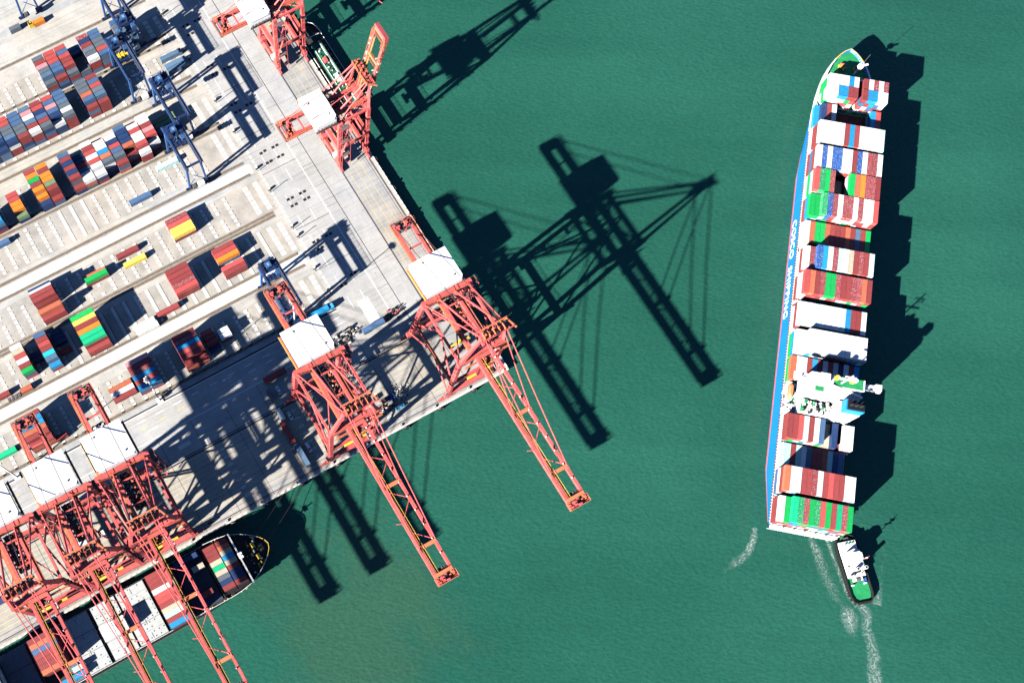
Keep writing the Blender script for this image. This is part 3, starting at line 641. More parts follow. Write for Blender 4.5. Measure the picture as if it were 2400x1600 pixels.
yard(2, -302.4, [(cc(-10), 40, '_ _ _ D4 C4 C4 C4') , (cc(-7.1), 20, '_ _ r3 r3 O3 O3 M2'), (cc(-5), 20, 'R4 O4 G4 R4 O4 O3 D2'), (cc(-4), 20, 'O4 R4 O4 O4 M4 R4 R2'), (cc(-2.05), 20, 'B4 R4 D4 R4 D4 R4 R2'), (cc(-1.1), 20, '_ D3 D3 R3 B3 W3 W3'),
     (cc(0)-.6, 20, 'W4 R4 r4 W4 r4 W4 W3'), (cc(1)-.8, 20, 'r3 W4 W4 C4 o4 g4'), (cc(2)-.8, 20, 'D2 W4 D4 r4 B4 g4 R3'), (cc(3)-.8, 20, 'B4 D4 D4 D4 o4 R3'), (cc(4)-.8, 20, 'r3 W4 r4 W4 W4 r4 W3'), (cc(5)-.8, 20, 'W4 W4 R4 K4 r4 W3')], 'third stack block', 'containers in the third yard block')
LB = 'containers standing alone or in small groups in the yard'
yard(3, -302.4, [(61.5, 40, '_ M2 M2 B2')], 'in the short dark stack under the gantry', LB)
yard(3, -333.5, [(83, 40, 'S1 _ S1 S1')], 'right of the gantry above the grey road', LB)
def one(c, L, a, b, label, z=Q+.02, along=True, ang=0, grp=LB):
    x, y = uv(a, b); put(c, L, x, y, z, PHI+(0 if along else math.pi/2)+ang, label, grp)
one('B', 12.19, 36.6, -265.3, 'container alone among the empty pads near the white road')
one('B', 12.19, -38.5, -277.6, 'container alone at the left edge beside the yard rails')
one('L', 12.19, 57.5, -276.0, 'container on the ground beneath the gantry girder')
yard(4, -245.6, [(41.1, 40, 'P2 r2 Y2 Y2')], 'in the red and yellow stack', LB)
one('R', 12.19, 17.0, -241.6, 'container on the ground just above a single yellow one'); one('Y', 12.19, 18.2, -235.6, 'container on the ground just below a single brick red one')
yard(4, -240.2, [(-8.8, 40, 'o1 G2')], 'of the two-row pair left of the single yellow container', LB)
yard(4, -245.6, [(-36.3, 40, 'D2 W3 R4 R4 _ o3 R2')], 'in the navy, white and red stack at the left', LB)
yard(5, -219.4, [(-24.2, 40, 'G4 Y4 R4 O4 T4 T4 R2')], 'in the tall green, yellow and orange stack', LB)
yard(5, -219.4, [(28.0, 40, 'R3 R3 R3 P3 r3')], 'in the all red stack below the yard rails', LB)
yard(5, -219.8, [(54.1, 40, 'R2 r2 O2 _ r2 R2')], 'in the red and orange stack nearest the lane', LB)
one('R', 12.19, 20.5, -203.5, 'container touching the corner of the all red stack'); one('W', 12.19, 6.6, -202.6, 'container beside the lower corner of the all red stack, upper one of two'); one('W', 12.19, 7.0, -199.9, 'container by the white road, lower one of two')
yard(5, -221.6, [(-57.0, 20, 'W3 E3 r3 W3 R3 G3'), (-50.3, 20, '_ _ D1 D1 _ _'), (-44.1, 20, 'B3 R3 r3 R3 Z3 S3 C2'), (-36.8, 20, 'D1 D1 D1 _ R1 _')], 'left stacks near white road', LB)
one('R', 6.06, -70.4, -203.5, 'container with dark ends at the left edge beside the flat racks'); one('o', 6.06, -59.5, -201.0, 'container on a trailer behind a dark red tractor')
yard(6, -185.6, [(-70.0, 40, 'R4 C4 C4 o4 R4 R3')], 'in the stack behind the left quay cranes', LB)
yard(6, -186.2, [(-11.2, 40, 'K3 R3 P3 C3 r3 C3')], 'in the blue-topped stack by the light mast', LB)
yard(6, -180.5, [(-24.6, 40, 'o1 W1 R1')], 'of the low three beside the blue-topped stack', LB)
yard(6, -185.6, [(14.4, 40, 'R4 P4 C4 r4 R4 R3')], 'in the right stack shaded by the crane', LB)
yard(6, -183.0, [(28.6, 20, 'r2 R2 R2 D1'), (36.2, 20, '_ W2 W2 _')], 'beside the shaded red stack', LB)
one('T', 12.19, -83.0, -176.0, 'container alone at the left edge below the red stack'); one('R', 6.06, -55.0, -170.4, 'container almost hidden under the crane back end')
# top left odd boxes
one('O', 6.06, 36.5, -386.0, 'container beside a yellow spreader, lying on the far road'); one('g', 6.06, 23.5, -388.5, 'container lying on the far road in the top left corner')
# ------------------------------------------------------------------ the large container ship
HD = math.radians(78.75); SO = Vector((222.66, 73.41, 0))
e_ = (math.cos(HD), math.sin(HD))
def SH(s, t): return (SO.x+e_[0]*s+e_[1]*t, SO.y+e_[1]*s-e_[0]*t)     # s from the stern, t to starboard
SHIP = empty('container_ship', (SO.x, SO.y, 0), HD, 'large blue container ship loaded with coloured containers, under way in the harbour', 'ship')
def F_SH(s, t, z): return (s, -t, z)
def sb(): return MB(F_SH)
deck = [(262.5,0),(260.5,3),(258,5.4),(255,7.6),(251,9.8),(246,11.7),(240,13.3),(232,14.8),(222,15.8),(212,16.1),(12,16.1),(0,15.6)]
wl_ = [(254,0),(252,.8),(249,1.6),(245,2.9),(240,4.6),(234,6.9),(226,9.6),(216,12.5),(204,14.9),(190,16.1),(30,16.1),(4,12.5)]
def hull(name, dk, wl, zd, zf, sf, m, parent, bt=None, btz=1.3, F=F_SH, zb=-3):
    g = MB(F); n = len(dk)
    def zt(s): return zf if s > sf else zd
    rings = []
    for f_, z_ in ((0.0, zb), (0.0, 0.0), (0.10, None), (1.0, 'd')):
        r = []
        for (s1, t1), (s0, t0) in zip(dk, wl):
            z = zt(s1) if z_ == 'd' else (btz if z_ is None else z_); r.append((s0+(s1-s0)*f_, t0+(t1-t0)*f_, z))
        rings.append(r)
    for i in range(3):
        mm = bt if (bt and i < 2) else m
        for sgn in (-1, 1):
            vs = [(s, t*sgn, z) for s, t, z in rings[i]]+[(s, t*sgn, z) for s, t, z in rings[i+1]]
            g.add(vs, [(j, j+1, n+j+1, n+j) for j in range(n-1)], mm)
        a, b = rings[i][-1], rings[i+1][-1]
        g.add([(a[0], -a[1], a[2]), (a[0], a[1], a[2]), (b[0], b[1], b[2]), (b[0], -b[1], b[2])], [(0,1,2,3)], mm)
    return g.build(name, parent)
hull('hull', deck, wl_, 8.9, 12.6, 238, HUL, SHIP, BOT, 1.25)
g = sb(); P_ = [(s, t) for s, t in deck if s < 239]; P_ = P_+[(s, -t) for s, t in P_[::-1]]
g.poly([(s, t*.995) for s, t in P_], 8.9, DCK); g.build('main_deck', SHIP)
g = sb(); f1 = [(s-.6, t*.95) for s, t in deck if s > 224]; f1 = [(224, 14.9)] + f1[::-1]; pts = f1+[(s, -t) for s, t in f1[::-1]]
g.prism(pts, 8.95, 11.4, WHT, DGR)
g.build('forecastle_deck', SHIP)
g = sb()                                            # bulwark, white with a yellow stem
for sgn in (-1, 1):
    P2 = [(s, t*sgn) for s, t in deck if s > 190]
    for (s0, t0), (s1, t1) in zip(P2, P2[1:]):
        zt_ = 12.6 if s0 > 238 else 10.2; zt1 = 12.6 if s1 > 238 else 10.2
        y = MATS['safety_yellow'] if s0 > 256 else WHT
        g.add([(s0, t0, 8.9), (s1, t1, 8.9), (s1, t1, zt1+.1), (s0, t0, zt_+.1)], [(0,1,2,3)], y)
        k_ = .93; g.add([(s0, t0, zt_+.12), (s1, t1, zt1+.12), (s1-.3, t1*k_, zt1+.12), (s0-.3, t0*k_, zt_+.12)], [(0,1,2,3)], y)
        L = math.dist((s0, t0), (s1, t1)); n = int(L/1.2)
        for i in range(n):
            f_ = i/n; s = s0+(s1-s0)*f_; t = t0+(t1-t0)*f_; g.beam((s, t*.99, zt_), (s-.2, t*.86, zt_-1.2), .15, .15, WHT if s > 238 else DRK)
g.build('bulwark', SHIP)
g = sb()
for s, t in ((252, 4.2), (252, -3.4)): g.tube((s, t-1.3, 12.3), (s, t+1.3, 12.3), .9, ORA, 12); g.box(s-1.5, s+.2, t-2, t+2, 11.4, 12.0, YEL); g.build('mooring_winch', SHIP); g = sb()
for s, t in ((247, -6), (244, -8.5), (250, -3), (246, 7), (242, 9.5), (239, -11.2), (238, 11.2)): g.tube((s, t, 11.4), (s, t, 12.5), .4, YEL, 10); g.tube((s-1, t, 11.4), (s-1, t, 12.5), .4, YEL, 10); g.box(s-1.6, s+.6, t-.5, t+.5, 11.4, 11.55, DRK); g.build('bitts', SHIP); g = sb()
g.box(243, 244.2, -10, -5.5, 11.4, 12.6, YEL)
g.build('fairlead_box', SHIP)
g = sb(); g.tube((248.5, 3.2, 11.4), (248.5, 3.2, 17), .5, WHT, 12); g.tube((248.5, 3.2, 17), (248.5, 3.2, 17.7), 1.5, WHT, 14); g.tube((248.5, 3.2, 17.7), (248.5, 3.2, 26), .09, GRT, 6); g.beam((248.5, 3.2, 17.3), (250.2, 6.8, 17.6), .9, .4, WHT); g.beam((248.5, 3.2, 16.5), (243.5, 1, 12), .12, .12, WHT); g.build('foremast', SHIP)
g = sb(); g.box(239.6, 240.6, -12.8, 12.8, 11.4, 17.5, WHT); g.build('breakwater', SHIP)
# rows of bays: (s of aft end, tiers per row codes)
BAYS = [(226.0, '_W4W4W4W4C4W4_R4W4P4W4P4', 6.0, 6.2), (226.0, '_W4W4C4C4R4R4_R4C4C4W4W4', 6.06, 0),
 (212.4, 'C1D2R2W2_______C2r2_C2r2_B1', 12.19, 0), (198.3, 'W4W4W4W4W4R4C4R4W4W4W4W4L4', 12.19, 0), (184.1, 'W4N4W4N4N4W4W4R4N4W4P4P4W4', 12.19, 0), (171.1, 'r4q4G4P4_E1E1G4o4O4P4P4R4', 12.19, 0), (158.2, 'G3G3q4N4P4W4P4P4W4P4W4W4r4', 12.19, 0),
 (144.6, 'W2o2G2G2o2R2R2R2o2R2S2R2G2', 12.19, 0), (129.2, 'W3P3N4C4W4P4L4W4E4R4P4R4L4', 12.19, 0), (115.1, 'r4o4R4P4G4G4P4R4R4P4P4o4R4', 12.19, 0), (99.2, 'W3W3W3L3W3W3W3W3L3C3R3R3W3', 12.19, 0), (84.6, 'W3W3W4W4W4W4W4W4W4W4W4W4W4', 12.19, 0),
 (72.2, 'o2W2W2R2C2R2W2r2W2D2W2R2C2', 11.5, 0), (41.3, 'R3R3r3L3R3W3B3E1E1D2_W2W2', 12.19, 0), (28.2, 'L1L1R1L1W1S1R1R1o1L1D1B1_', 12.19, 0), (14.7, 'o4W4W4R4R4P4W4R4r4R4R4W4W4', 12.19, 0), (0.5, 'W3G3T4q4P4G4q4r4G4R4T4P4G4', 12.19, 0)]
BN = ['front half of first', 'rear half of first', 'second', 'third', 'fourth', 'fifth', 'sixth', 'seventh', 'eighth', 'ninth', 'tenth', 'eleventh', 'twelfth', 'thirteenth', 'fourteenth', 'fifteenth', 'sternmost']
ru = random.Random(11)
def parse(s):
    out = []; i = 0
    while i < len(s):
        if s[i] == '_': out.append(None); i += 1
        else: out.append((s[i], int(s[i+1]))); i += 2
    return out
ZH = 11.1
bridge = sb(); hat = sb()
for bi, (s0, code, L, off) in enumerate(BAYS):
    rows = parse(code); rows = (rows+[None]*13)[:13]
    s0 += off; und = 'WRRrBGCPWL'
    for i, rw in enumerate(rows):
        t = (i-6)*2.5
        if not rw: continue
        c, h = rw
        if bi < 3 and abs(t) > 15.6-(s0-212)*.035 and h > 3: pass
        z = ZH; x, y = SH(s0+L/2, t)
        for k in range(h-1):
            vis = i == 0 or i == 12 or not rows[i-1] or rows[i-1][1] <= k+1 or bi in (1, 6, 9, 13, 16) or not rows[min(12, i+1)] or rows[min(12, i+1)][1] <= k+1
            if vis or k == h-2: put(ru.choice('CRWLRBWG' if i < 2 else und), L if L < 7 else 12.19, x, y, z+CHT*k, HD)
        put(c, 6.06 if L < 7 else 12.19, x, y, z+CHT*(h-1), HD, 'container, '+ORD[i+1]+' from port side, '+BN[bi]+' bay of big ship', 'containers on the large ship')
    if bi > 1:
        hat = sb(); hat.box(s0+.1, s0+L-.1, -13.9, 13.9, 9.0, ZH-.05, DCK)
        for t in (-15.0, 15.0): hat.box(s0+.4, s0+1.2, t-.5, t+.5, 9, ZH-.05, WHT); hat.box(s0+L-1.2, s0+L-.4, t-.5, t+.5, 9, ZH-.05, WHT)
        hat.build('hatch_cover', SHIP)
    elif bi == 0: hat = sb(); hat.box(224.5, 239, -13.4, 13.4, 9.0, ZH-.05, DCK); hat.build('hatch_cover', SHIP)
    if bi not in (0,):                              # lashing bridge aft of each bay
        s = s0-.75; bridge = sb()
        if bi != 16: bridge.box(s-.28, s+.28, -16, 16, 12.6, 12.8, WHT)
        else: bridge.box(-1.0, .2, -15.6, 15.6, 10.6, 10.8, WHT)
        for t in range(-15, 17, 5): bridge.beam((s, t, 9), (s, t, 13.6), .3, .3, WHT if abs(t) > 14 else DRK)
        bridge.build('lashing_bridge', SHIP)
g = sb()
for sgn in (-1, 1):
    g.box(2, 224, sgn*15.85-.06, sgn*15.85+.06, 9.9, 10.05, WHT); x = 2
    while x < 224:
        g.box(x, x+.25, sgn*15.85-.1, sgn*15.85+.1, 9, 10.0, WHT if ru.random() < .7 else YEL); x += 1.5
        if ru.random() < .25: g.box(x, x+.8, sgn*15.2-.3, sgn*15.2+.3, 9, 9.9, ru.choice([WHT, WHT, BOT, DRK]))
g.build('deck_railing', SHIP)
g = sb()
g.box(-1.2, .4, -15.3, 15.3, 8.6, 9.0, WHT); g.rail([(-1.1, -15.2, 9), (-1.1, 15.2, 9)], WHT); g.rail([(-1.1, -15.4, 6), (-1.1, 15.4, 6)], WHT)
g.build('stern_walkway', SHIP)
# superstructure
g = sb(); g.box(60.5, 71.3, -14.5, 14.5, 9, 14, WHT); g.box(61.5, 71.3, -12, 12, 14, 26.5, WHT)
for z in (16.5, 19, 21.5, 24):
    for t in range(-11, 12, 2): g.box(71.3, 71.36, t-.45, t+.45, z, z+.9, GLS)
g.box(66.0, 71.3, -12.4, 12.4, 26.5, 29.3, WHT); g.box(71.3, 71.36, -12, 12, 27.5, 28.6, GLS)
acc = g.build('accommodation_block', SHIP)
g = sb(); g.box(61.6, 71.2, -11.9, 11.9, 26.5, 26.62, WHT); g.box(66.2, 71.2, -2.0, 11.5, 29.3, 29.4, DGR); g.box(63.5, 66, -9, -5, 26.62, 26.7, DGR); g.box(60.6, 61.5, -14.3, 14.3, 14, 14.1, DGR); g.box(61.5, 71.2, 12, 14.4, 14, 14.1, DGR); g.box(61.5, 71.2, -14.4, -12, 14, 14.1, DGR); g.build('green_deck', acc)
g = sb(); g.box(67.5, 71.0, 12.4, 20.6, 26.4, 26.7, WHT); g.box(67.8, 70.8, 17.6, 20.4, 26.7, 29.0, WHT); g.rail([(67.5, 12.4, 26.7), (67.5, 20.6, 26.7)], WHT); g.build('bridge_wing', acc)
g = sb(); g.box(67.5, 71.0, -19.3, -12.4, 26.4, 26.7, WHT); g.box(67.8, 70.8, -19.1, -16.6, 26.7, 28.8, WHT); g.rail([(67.5, -19.3, 26.7), (67.5, -12.4, 26.7)], WHT); g.build('bridge_wing', acc)
g = sb(); g.box(66.6, 70.8, -9, -4.6, 29.3, 31.2, WHT); g.tube((70, -1.0, 29.4), (70, -1.0, 30.6), 1.2, YEL, 16); g.box(68.6, 70.6, 5.2, 6.8, 29.4, 30.2, YEL); g.tube((70, 7.6, 29.4), (70, 7.6, 30.8), .9, WHT, 14)
g.tube((68, 1.5, 29.4), (68, 1.5, 39), .35, WHT, 10); g.box(67.5, 68.5, -2.5, 5.5, 34, 34.25, WHT); g.box(67.7, 68.3, -1, 4, 37, 37.2, WHT); g.tube((68, 1.5, 36), (68, 4.5, 36.4), .2, WHT, 8)
g.build('radar_mast', acc)
g = sb(); g.box(54.6, 60.4, 2.4, 12.4, 9, 27, WHT); g.box(54.8, 60.2, 3.6, 12.2, 27, 31, mat('funnel_blue', (0.02, 0.25, 0.60), .5)); g.box(55.2, 59.8, 4.2, 11.8, 31, 31.8, BLK)
for t in (5.4, 7.6, 9.8): g.tube((57.4, t, 31), (56.8, t, 33.4), .55, DRK, 10)
fn = g.build('funnel', SHIP)
g = sb(); g.box(54.4, 60.5, -14.8, 2.4, 9, 13.4, WHT); g.box(54.4, 60.5, -12, 2.4, 13.4, 20, WHT); g.box(54.6, 60.3, -11.8, -10, 20, 20.1, DGR)
for i in range(90):
    s = ru.uniform(54.8, 60.2); t = ru.uniform(-14.5, 2); r = ru.uniform(.3, 1.0); zz = 20 if t > -11.5 else 13.4; g.box(s-r, s+r, t-r*.6, t+r*.6, zz, zz+ru.uniform(.4, 2.2), ru.choice([WHT, WHT, HAT, DGR, DRK]))
for t in (-9, -7.8, -6.6): g.box(55.2, 60, t-.25, t+.25, 20.1, 21.6, WHT)
g.build('engine_casing', SHIP)
g = sb()
for i in range(70):
    s = ru.uniform(55, 71); t = ru.choice([-1, 1])*ru.uniform(12.3, 15.6); r = ru.uniform(.2, .6); zz = 9; g.box(s-r, s+r, t-r, t+r, zz, 14+ru.uniform(.3, 1.8), WHT)
for s in range(62, 71, 2):
    for t in (-11.5, 11.5): g.rail([(s, t, 26.6), (s+2, t, 26.6)], WHT)
g.beam((66, -3, 30), (63.5, 12.5, 27.6), .9, .4, WHT); g.beam((61.5, 13, 14.5), (57, 14.8, 15.5), .9, .9, WHT)
tag(g.build('deck_fittings', SHIP), kind='stuff')
LBO = mat('lifeboat_orange', (0.75, 0.22, 0.10), .5)
for sgn in (-1, 1):
    g = sb(); a = [(0, 0), (.6, .7), (2, 1.15), (6, 1.15), (7.4, .7), (8, 0)]; pts = a+[(x, -y) for x, y in a[-2:0:-1]]
    g.prism([(61.8+x, sgn*15.0+y) for x, y in pts], 14.6, 16.0, LBO); g.prism([(61.8+x, sgn*15.0+y) for x, y in pts], 16.0, 17.0, LBO, inset=[(61.8+4+(x-4)*.7, sgn*15.0+y*.5) for x, y in pts]); g.build('lifeboat', SHIP)
# hull lettering on the port side
def lettering(txt, s, z, size, m, parent, t=-16.16, spacing=1.0, sx=1.0):
    cu = bpy.data.curves.new('hull_lettering', 'FONT'); cu.body = txt; cu.size = size; cu.extrude = 0.03; cu.offset = 0.03; cu.space_character = spacing
    o = bpy.data.objects.new('t', cu); COL.objects.link(o); dg = bpy.context.evaluated_depsgraph_get(); me = bpy.data.meshes.new_from_object(o.evaluated_get(dg)); bpy.data.objects.remove(o)
    me.materials.clear(); me.materials.append(m); o = bpy.data.objects.new('hull_lettering', me); COL.objects.link(o); o.parent = parent
    # local x of the letters runs aft, up is z, facing port
    R = Matrix(((-1, 0, 0), (0, 0, 1), (0, 1, 0))).to_4x4()
    o.matrix_local = Matrix.Translation((s, -t, z)) @ R @ Matrix.Diagonal((sx, 1, 1, 1)); return o
lettering('COSCO', 163.5, 2.4, 5.7, mat('letter_white', (0.85, 0.85, 0.85), .5), SHIP, spacing=1.06, sx=1.06)
lettering('SHIPPING', 137.2, 2.4, 5.7, mat('letter_white', (0.85, 0.85, 0.85), .5), SHIP, spacing=1.08, sx=1.13)
# ------------------------------------------------------------------ tug at the stern
def F_T(x, y, z): return (x, -y, z)
p0 = Vector((245.6, 73.0)); p1 = Vector((252.0, 40.6)); hd = math.atan2(p0.y-p1.y, p0.x-p1.x)
TUG = empty('tugboat', (p1.x, p1.y, 0), hd, 'white and green tugboat with black tyre fenders pushing at the stern of the big ship', 'tug')
tk = [(33.5,0),(33,2),(31.6,3.8),(28.5,5),(24,5.4),(3.5,5.3),(1.2,4.6),(0,3.0)]
def tb(): return MB(F_T)
hull('hull', tk, [(s*.94+1, t*.86) for s, t in tk], 2.3, 3.4, 24, BLK, TUG, F=F_T, btz=1.0)
full = tk+[(s, -t) for s, t in tk[::-1]]
g = tb(); g.poly([(16.5+(s-16.5)*.95, t*.9) for s, t in full], 2.05, DGR); g.build('deck', TUG)
g = tb()
for (s0, t0), (s1, t1) in zip(full, full[1:]):
    g.beam((s0, t0, 2.5), (s1, t1, 2.5), .5, .9, RUB); n = max(1, int(math.dist((s0,t0),(s1,t1))/1.3))
    for i in range(n):
        f_ = (i+.5)/n; s = s0+(s1-s0)*f_; t = t0+(t1-t0)*f_; nx, ny = (t1-t0), -(s1-s0); d = math.hypot(nx, ny) or 1
        g.tube((s+nx/d*.25, t+ny/d*.25, 1.9), (s+nx/d*.75, t+ny/d*.75, 1.9), .62, RUB, 8)
g.beam((0, 3, 2.5), (0, -3, 2.5), .9, 1.0, RUB); g.build('fender', TUG)
g = tb(); g.box(12.2, 29.5, -4.1, 3.4, 2.1, 4.7, WHT); g.box(12.6, 29.2, -3.9, 3.2, 4.7, 4.75, WHT); g.prism([(15.5, -2.9), (24.5, -2.9), (25.4, 0), (24.5, 2.6), (15.5, 2.6)], 4.75, 7.2, WHT)
for i in range(3): g.box(28, 28.6, -2+i*1.6, -1.4+i*1.6, 4.75, 5.4, DGR)
dh = g.build('deckhouse', TUG)
g = tb(); g.prism([(19.5, -2.2), (23.2, -2.2), (24.2, -1), (24.2, .9), (23.2, 2.0), (19.5, 2.0)], 7.2, 9.6, WHT, inset=[(19.7, -2), (22.8, -2), (23.7, -.9), (23.7, .8), (22.8, 1.8), (19.7, 1.8)]); g.box(24.0, 24.15, -.9, .8, 8.0, 9.1, GLS); g.build('wheelhouse', dh)
g = tb(); g.tube((19.9, 0, 9.6), (19.9, 0, 15.5), .18, WHT, 8); g.box(19.6, 20.2, -1.8, 1.8, 12.5, 12.65, WHT); g.box(19.7, 20.1, -1.3, 1.3, 14, 14.12, RED); g.beam((19.9, 0, 13.5), (20.5, 2.6, 13.0), .5, .4, RED); g.build('mast', dh)
g = tb()
for t in (-1.8, 2.2): g.tube((15.8, t, 4.7), (15.8, t, 9.0), .85, WHT, 14); g.tube((15.8, t, 9.0), (15.8, t, 9.05), .6, DRK, 12)
g.build('funnel', TUG)
g = tb(); g.tube((11.2, -1.3, 3.2), (11.2, 1.1, 3.2), 1.1, GRT, 14); g.box(10.2, 12, -2, -1.3, 2.1, 4.2, WHT); g.box(10.2, 12, 1.1, 1.8, 2.1, 4.2, WHT); g.box(8.4, 9.0, -3.4, -2.6, 2.1, 3.4, WHT); g.box(8.4, 9.0, 2.6, 3.4, 2.1, 3.4, WHT); g.box(9.5, 11.4, 2.2, 3.9, 2.1, 3.4, mat('tarp_blue', (.03, .10, .35), .7)); g.box(30.3, 31.4, -1.2, 1.2, 2.1, 3.6, GRT)
for i in range(26):
    s = ru.uniform(13, 18.5); t = ru.uniform(-3.8, 3.1); r = ru.uniform(.15, .55); g.box(s-r, s+r, t-r*.8, t+r*.8, 4.7, 4.7+ru.uniform(.4, 1.6), ru.choice([WHT, WHT, DRK, GRT]))
g.build('towing_winch', TUG)
# ------------------------------------------------------------------ berthed feeder ship under the cranes
FS = empty('container_ship', (*uv(-60, -73.8), 0), PHI, 'black hulled container ship berthed under the red cranes, half loaded, with grey hatch covers', 'ship')
def F_F(a, b, z): return (a+60, -(b+73.8), z)
def fb(): return MB(F_F)
fd = [(67.4,0),(66.6,2.4),(64.5,5),(61,8.0),(57,10.6),(52.5,12.8),(46,13.9),(40,14.3),(-120,14.3)]
fw = [(59,0),(58,.9),(55.5,2.1),(51,4.4),(46,7.2),(41,9.8),(34,12.4),(26,14.2),(-120,14.2)]
hull('hull', fd, fw, 8.2, 9.6, 50, BLK, FS, BOT, 1.0)
g = MB(F_SH); P_ = [(s, t*.985) for s, t in fd]; P_ = P_+[(s, -t) for s, t in P_[::-1]]
g.poly(P_, 8.0, mat('dark_deck', (0.03, 0.035, 0.032), .8, var=.3)); g.build('deck', FS)
g = MB(F_SH)
for sgn in (-1, 1):
    for (s0, t0), (s1, t1) in zip(fd[:7], fd[1:8]):
        y = WHT
        g.beam((s0, t0*sgn, 9.9), (s1, t1*sgn, 9.9), .18, .4, YEL if s0 > 66 else y)
        n = int(math.dist((s0,t0),(s1,t1))/1.2)+1
        for i in range(n): f_ = i/n; g.beam((s0+(s1-s0)*f_, (t0+(t1-t0)*f_)*sgn, 9.6), (s0+(s1-s0)*f_-.3, (t0+(t1-t0)*f_)*sgn*.9, 8.1), .16, .16, YEL if random.random() < .4 else DRK)
    g.beam((40, 14.1*sgn, 9.2), (-120, 14.1*sgn, 9.2), .16, .16, WHT)
    for i in range(80): g.box(40-i*2, 40-i*2+.2, 14.1*sgn-.1, 14.1*sgn+.1, 8.1, 9.2, random.choice([WHT, YEL, WHT]))
g.build('bulwark', FS)
g = fb(); g.box(-7.6, -6.9, -86.4, -60.9, 8, 12.2, WHT); g.build('breakwater', FS)
g = fb()
for i in range(34):
    a = ru.uniform(-5.5, 3.5); wid = 12.2*(1-(a+6)/14); b = -73.8+ru.uniform(-wid, wid); r = ru.uniform(.25, .7); g.tube((a, b-r, 8.7), (a, b+r, 8.7), r, ru.choice([YEL, DGR, GRT, WHT, DRK, DRK]), 8)
for b in (-76.5, -70.5): g.tube((0.5, b-1.2, 9.2), (.5, b+1.2, 9.2), .8, YEL, 12); g.box(-.5, 1.5, b-1.6, b+1.6, 8, 8.5, DGR)
g.tube((-6.5, -73.6, 8), (-6.5, -73.6, 19), .35, WHT, 8); g.box(-7.6, -5.6, -75, -72.2, 17, 17.2, WHT)
tag(g.build('deck_fittings', FS), kind='stuff')
g = fb()
for a0, a1 in ((-21.2, -15.2), (-14.8, -8.8)):
    g.box(a0, a1, -86, -61.6, 8, 9.6, BLK)
g.box(-37.2, -23.2, -86.6, -61, 8, 9.8, mat('hatch_navy', (0.035, 0.045, 0.07), .7, var=.2)); g.build('hatch_coaming', FS)
def hatchcover(a0, a1, m, dots=True):
    g = fb(); z = 10.9
    for i in range(3):
        b0 = -87.2+i*9.1; g.box(a0, a1, b0, b0+8.9, 8.1, z, m)
        g.box(a0+.2, a1-.2, b0+4.4, b0+4.5, z, z+.03, GRT)
        if dots:
            for u in range(6):
                for v in range(4): aa = a0+.8+u*(a1-a0-1.6)/5; bb = b0+.9+v*2.35; (g.box(aa-.1, aa+.1, bb-.25, bb+.25, z, z+.18, ru.choice([YEL, DRK, GRT, GRT])) if ru.random() < .6 else 0)
    for bb in (-85, -77, -69, -62): g.box((a0+a1)/2-.1, (a0+a1)/2+.1, bb-1.4, bb+1.4, z, z+.04, DRK)
    g.build('hatch_cover', FS)
hatchcover(-66.2, -52.2, HAT); hatchcover(-79.4, -67.2, HAT); hatchcover(-94.2, -81.2, HAT); hatchcover(-102, -95.2, mat('hatch_slate_shade', (0.10, 0.12, 0.15), .7, var=.2), False); hatchcover(-126, -113, MATS['hatch_slate_shade'], False)  # slate covers are grey ones with the shade over them put into the colour
g = fb(); g.box(-142, -127.0, -86.6, -61, 8, 19, WHT); g.box(-127.0, -126.9, -84, -63, 16, 17.5, GLS); g.build('accommodation_block', FS)
for a in (-22.2, -38.2, -51.2, -80.3, -94.8, -112): g = fb(); g.box(a-.5, a+.5, -87.6, -60.2, 8, 9.2, BLK); g.rail([(a, -87.6, 9.2), (a, -60.2, 9.2)], GRT); g.build('lashing_bridge', FS)
g = fb()
for i in range(60): a = ru.uniform(-110, -10); g.box(a-.3, a+.3, *((-88, -87.5) if ru.random() < .5 else (-60.3, -59.8)), 8, 8.9, ru.choice([YEL, WHT, DRK]))
tag(g.build('deck_fittings', FS), kind='stuff')
FG = 'containers on the berthed ship'
def ship_one(c, L, a, b, z, label): x, y = uv(a, b); put(c, L, x, y, z, PHI, label, FG)
for i, c in enumerate(['R','R','R','W','r','r','R','E','L','R','C']):
    for k in range(2): x, y = uv(-43.9, -85.2+i*2.46); put('R', 12.19, x, y, 9.8+CHT*k, PHI)
    ship_one(c, 12.19, -43.9, -85.2+i*2.46, 9.8+CHT*2, 'container, '+ORD[i+1]+' from the quay in the long red row on the berthed ship')
for i, c in enumerate('RoBRRRo'):
    for k in range(2): x, y = uv(-103.2, -85.1+i*2.52); put('R', 12.19, x, y, 10.9+CHT*k, PHI)
    ship_one(c, 12.19, -103.2, -85.1+i*2.52, 10.9+CHT*2, 'container, '+ORD[i+1]+' from the quay in the lower left row on the berthed ship')
for i, (c1, c2) in enumerate([('R','R'),('R','o'),('R','E'),('E','C'),('T','E'),('E','R'),('g','D'),('D','D'),('R','R')]):
    b = -84.5+i*2.52
    ship_one(c1, 6.06, -18.2, b, 9.65, 'short container, '+ORD[i+1]+' from the quay in the aft bow column'); ship_one(c2, 6.06, -11.8, b, 9.65, 'short container, '+ORD[i+1]+' from the quay next to the breakwater')
ship_one('D', 12.19, -30.2, -85.2, 9.85, 'container nearest the quay on the navy hatch of the berthed ship'); ship_one('E', 6.06, -26.6, -79.3, 9.85, 'short container on the navy hatch of the berthed ship'); ship_one('R', 6.06, -28.5, -66.6, 9.85, 'container on the seaward part of the navy hatch')
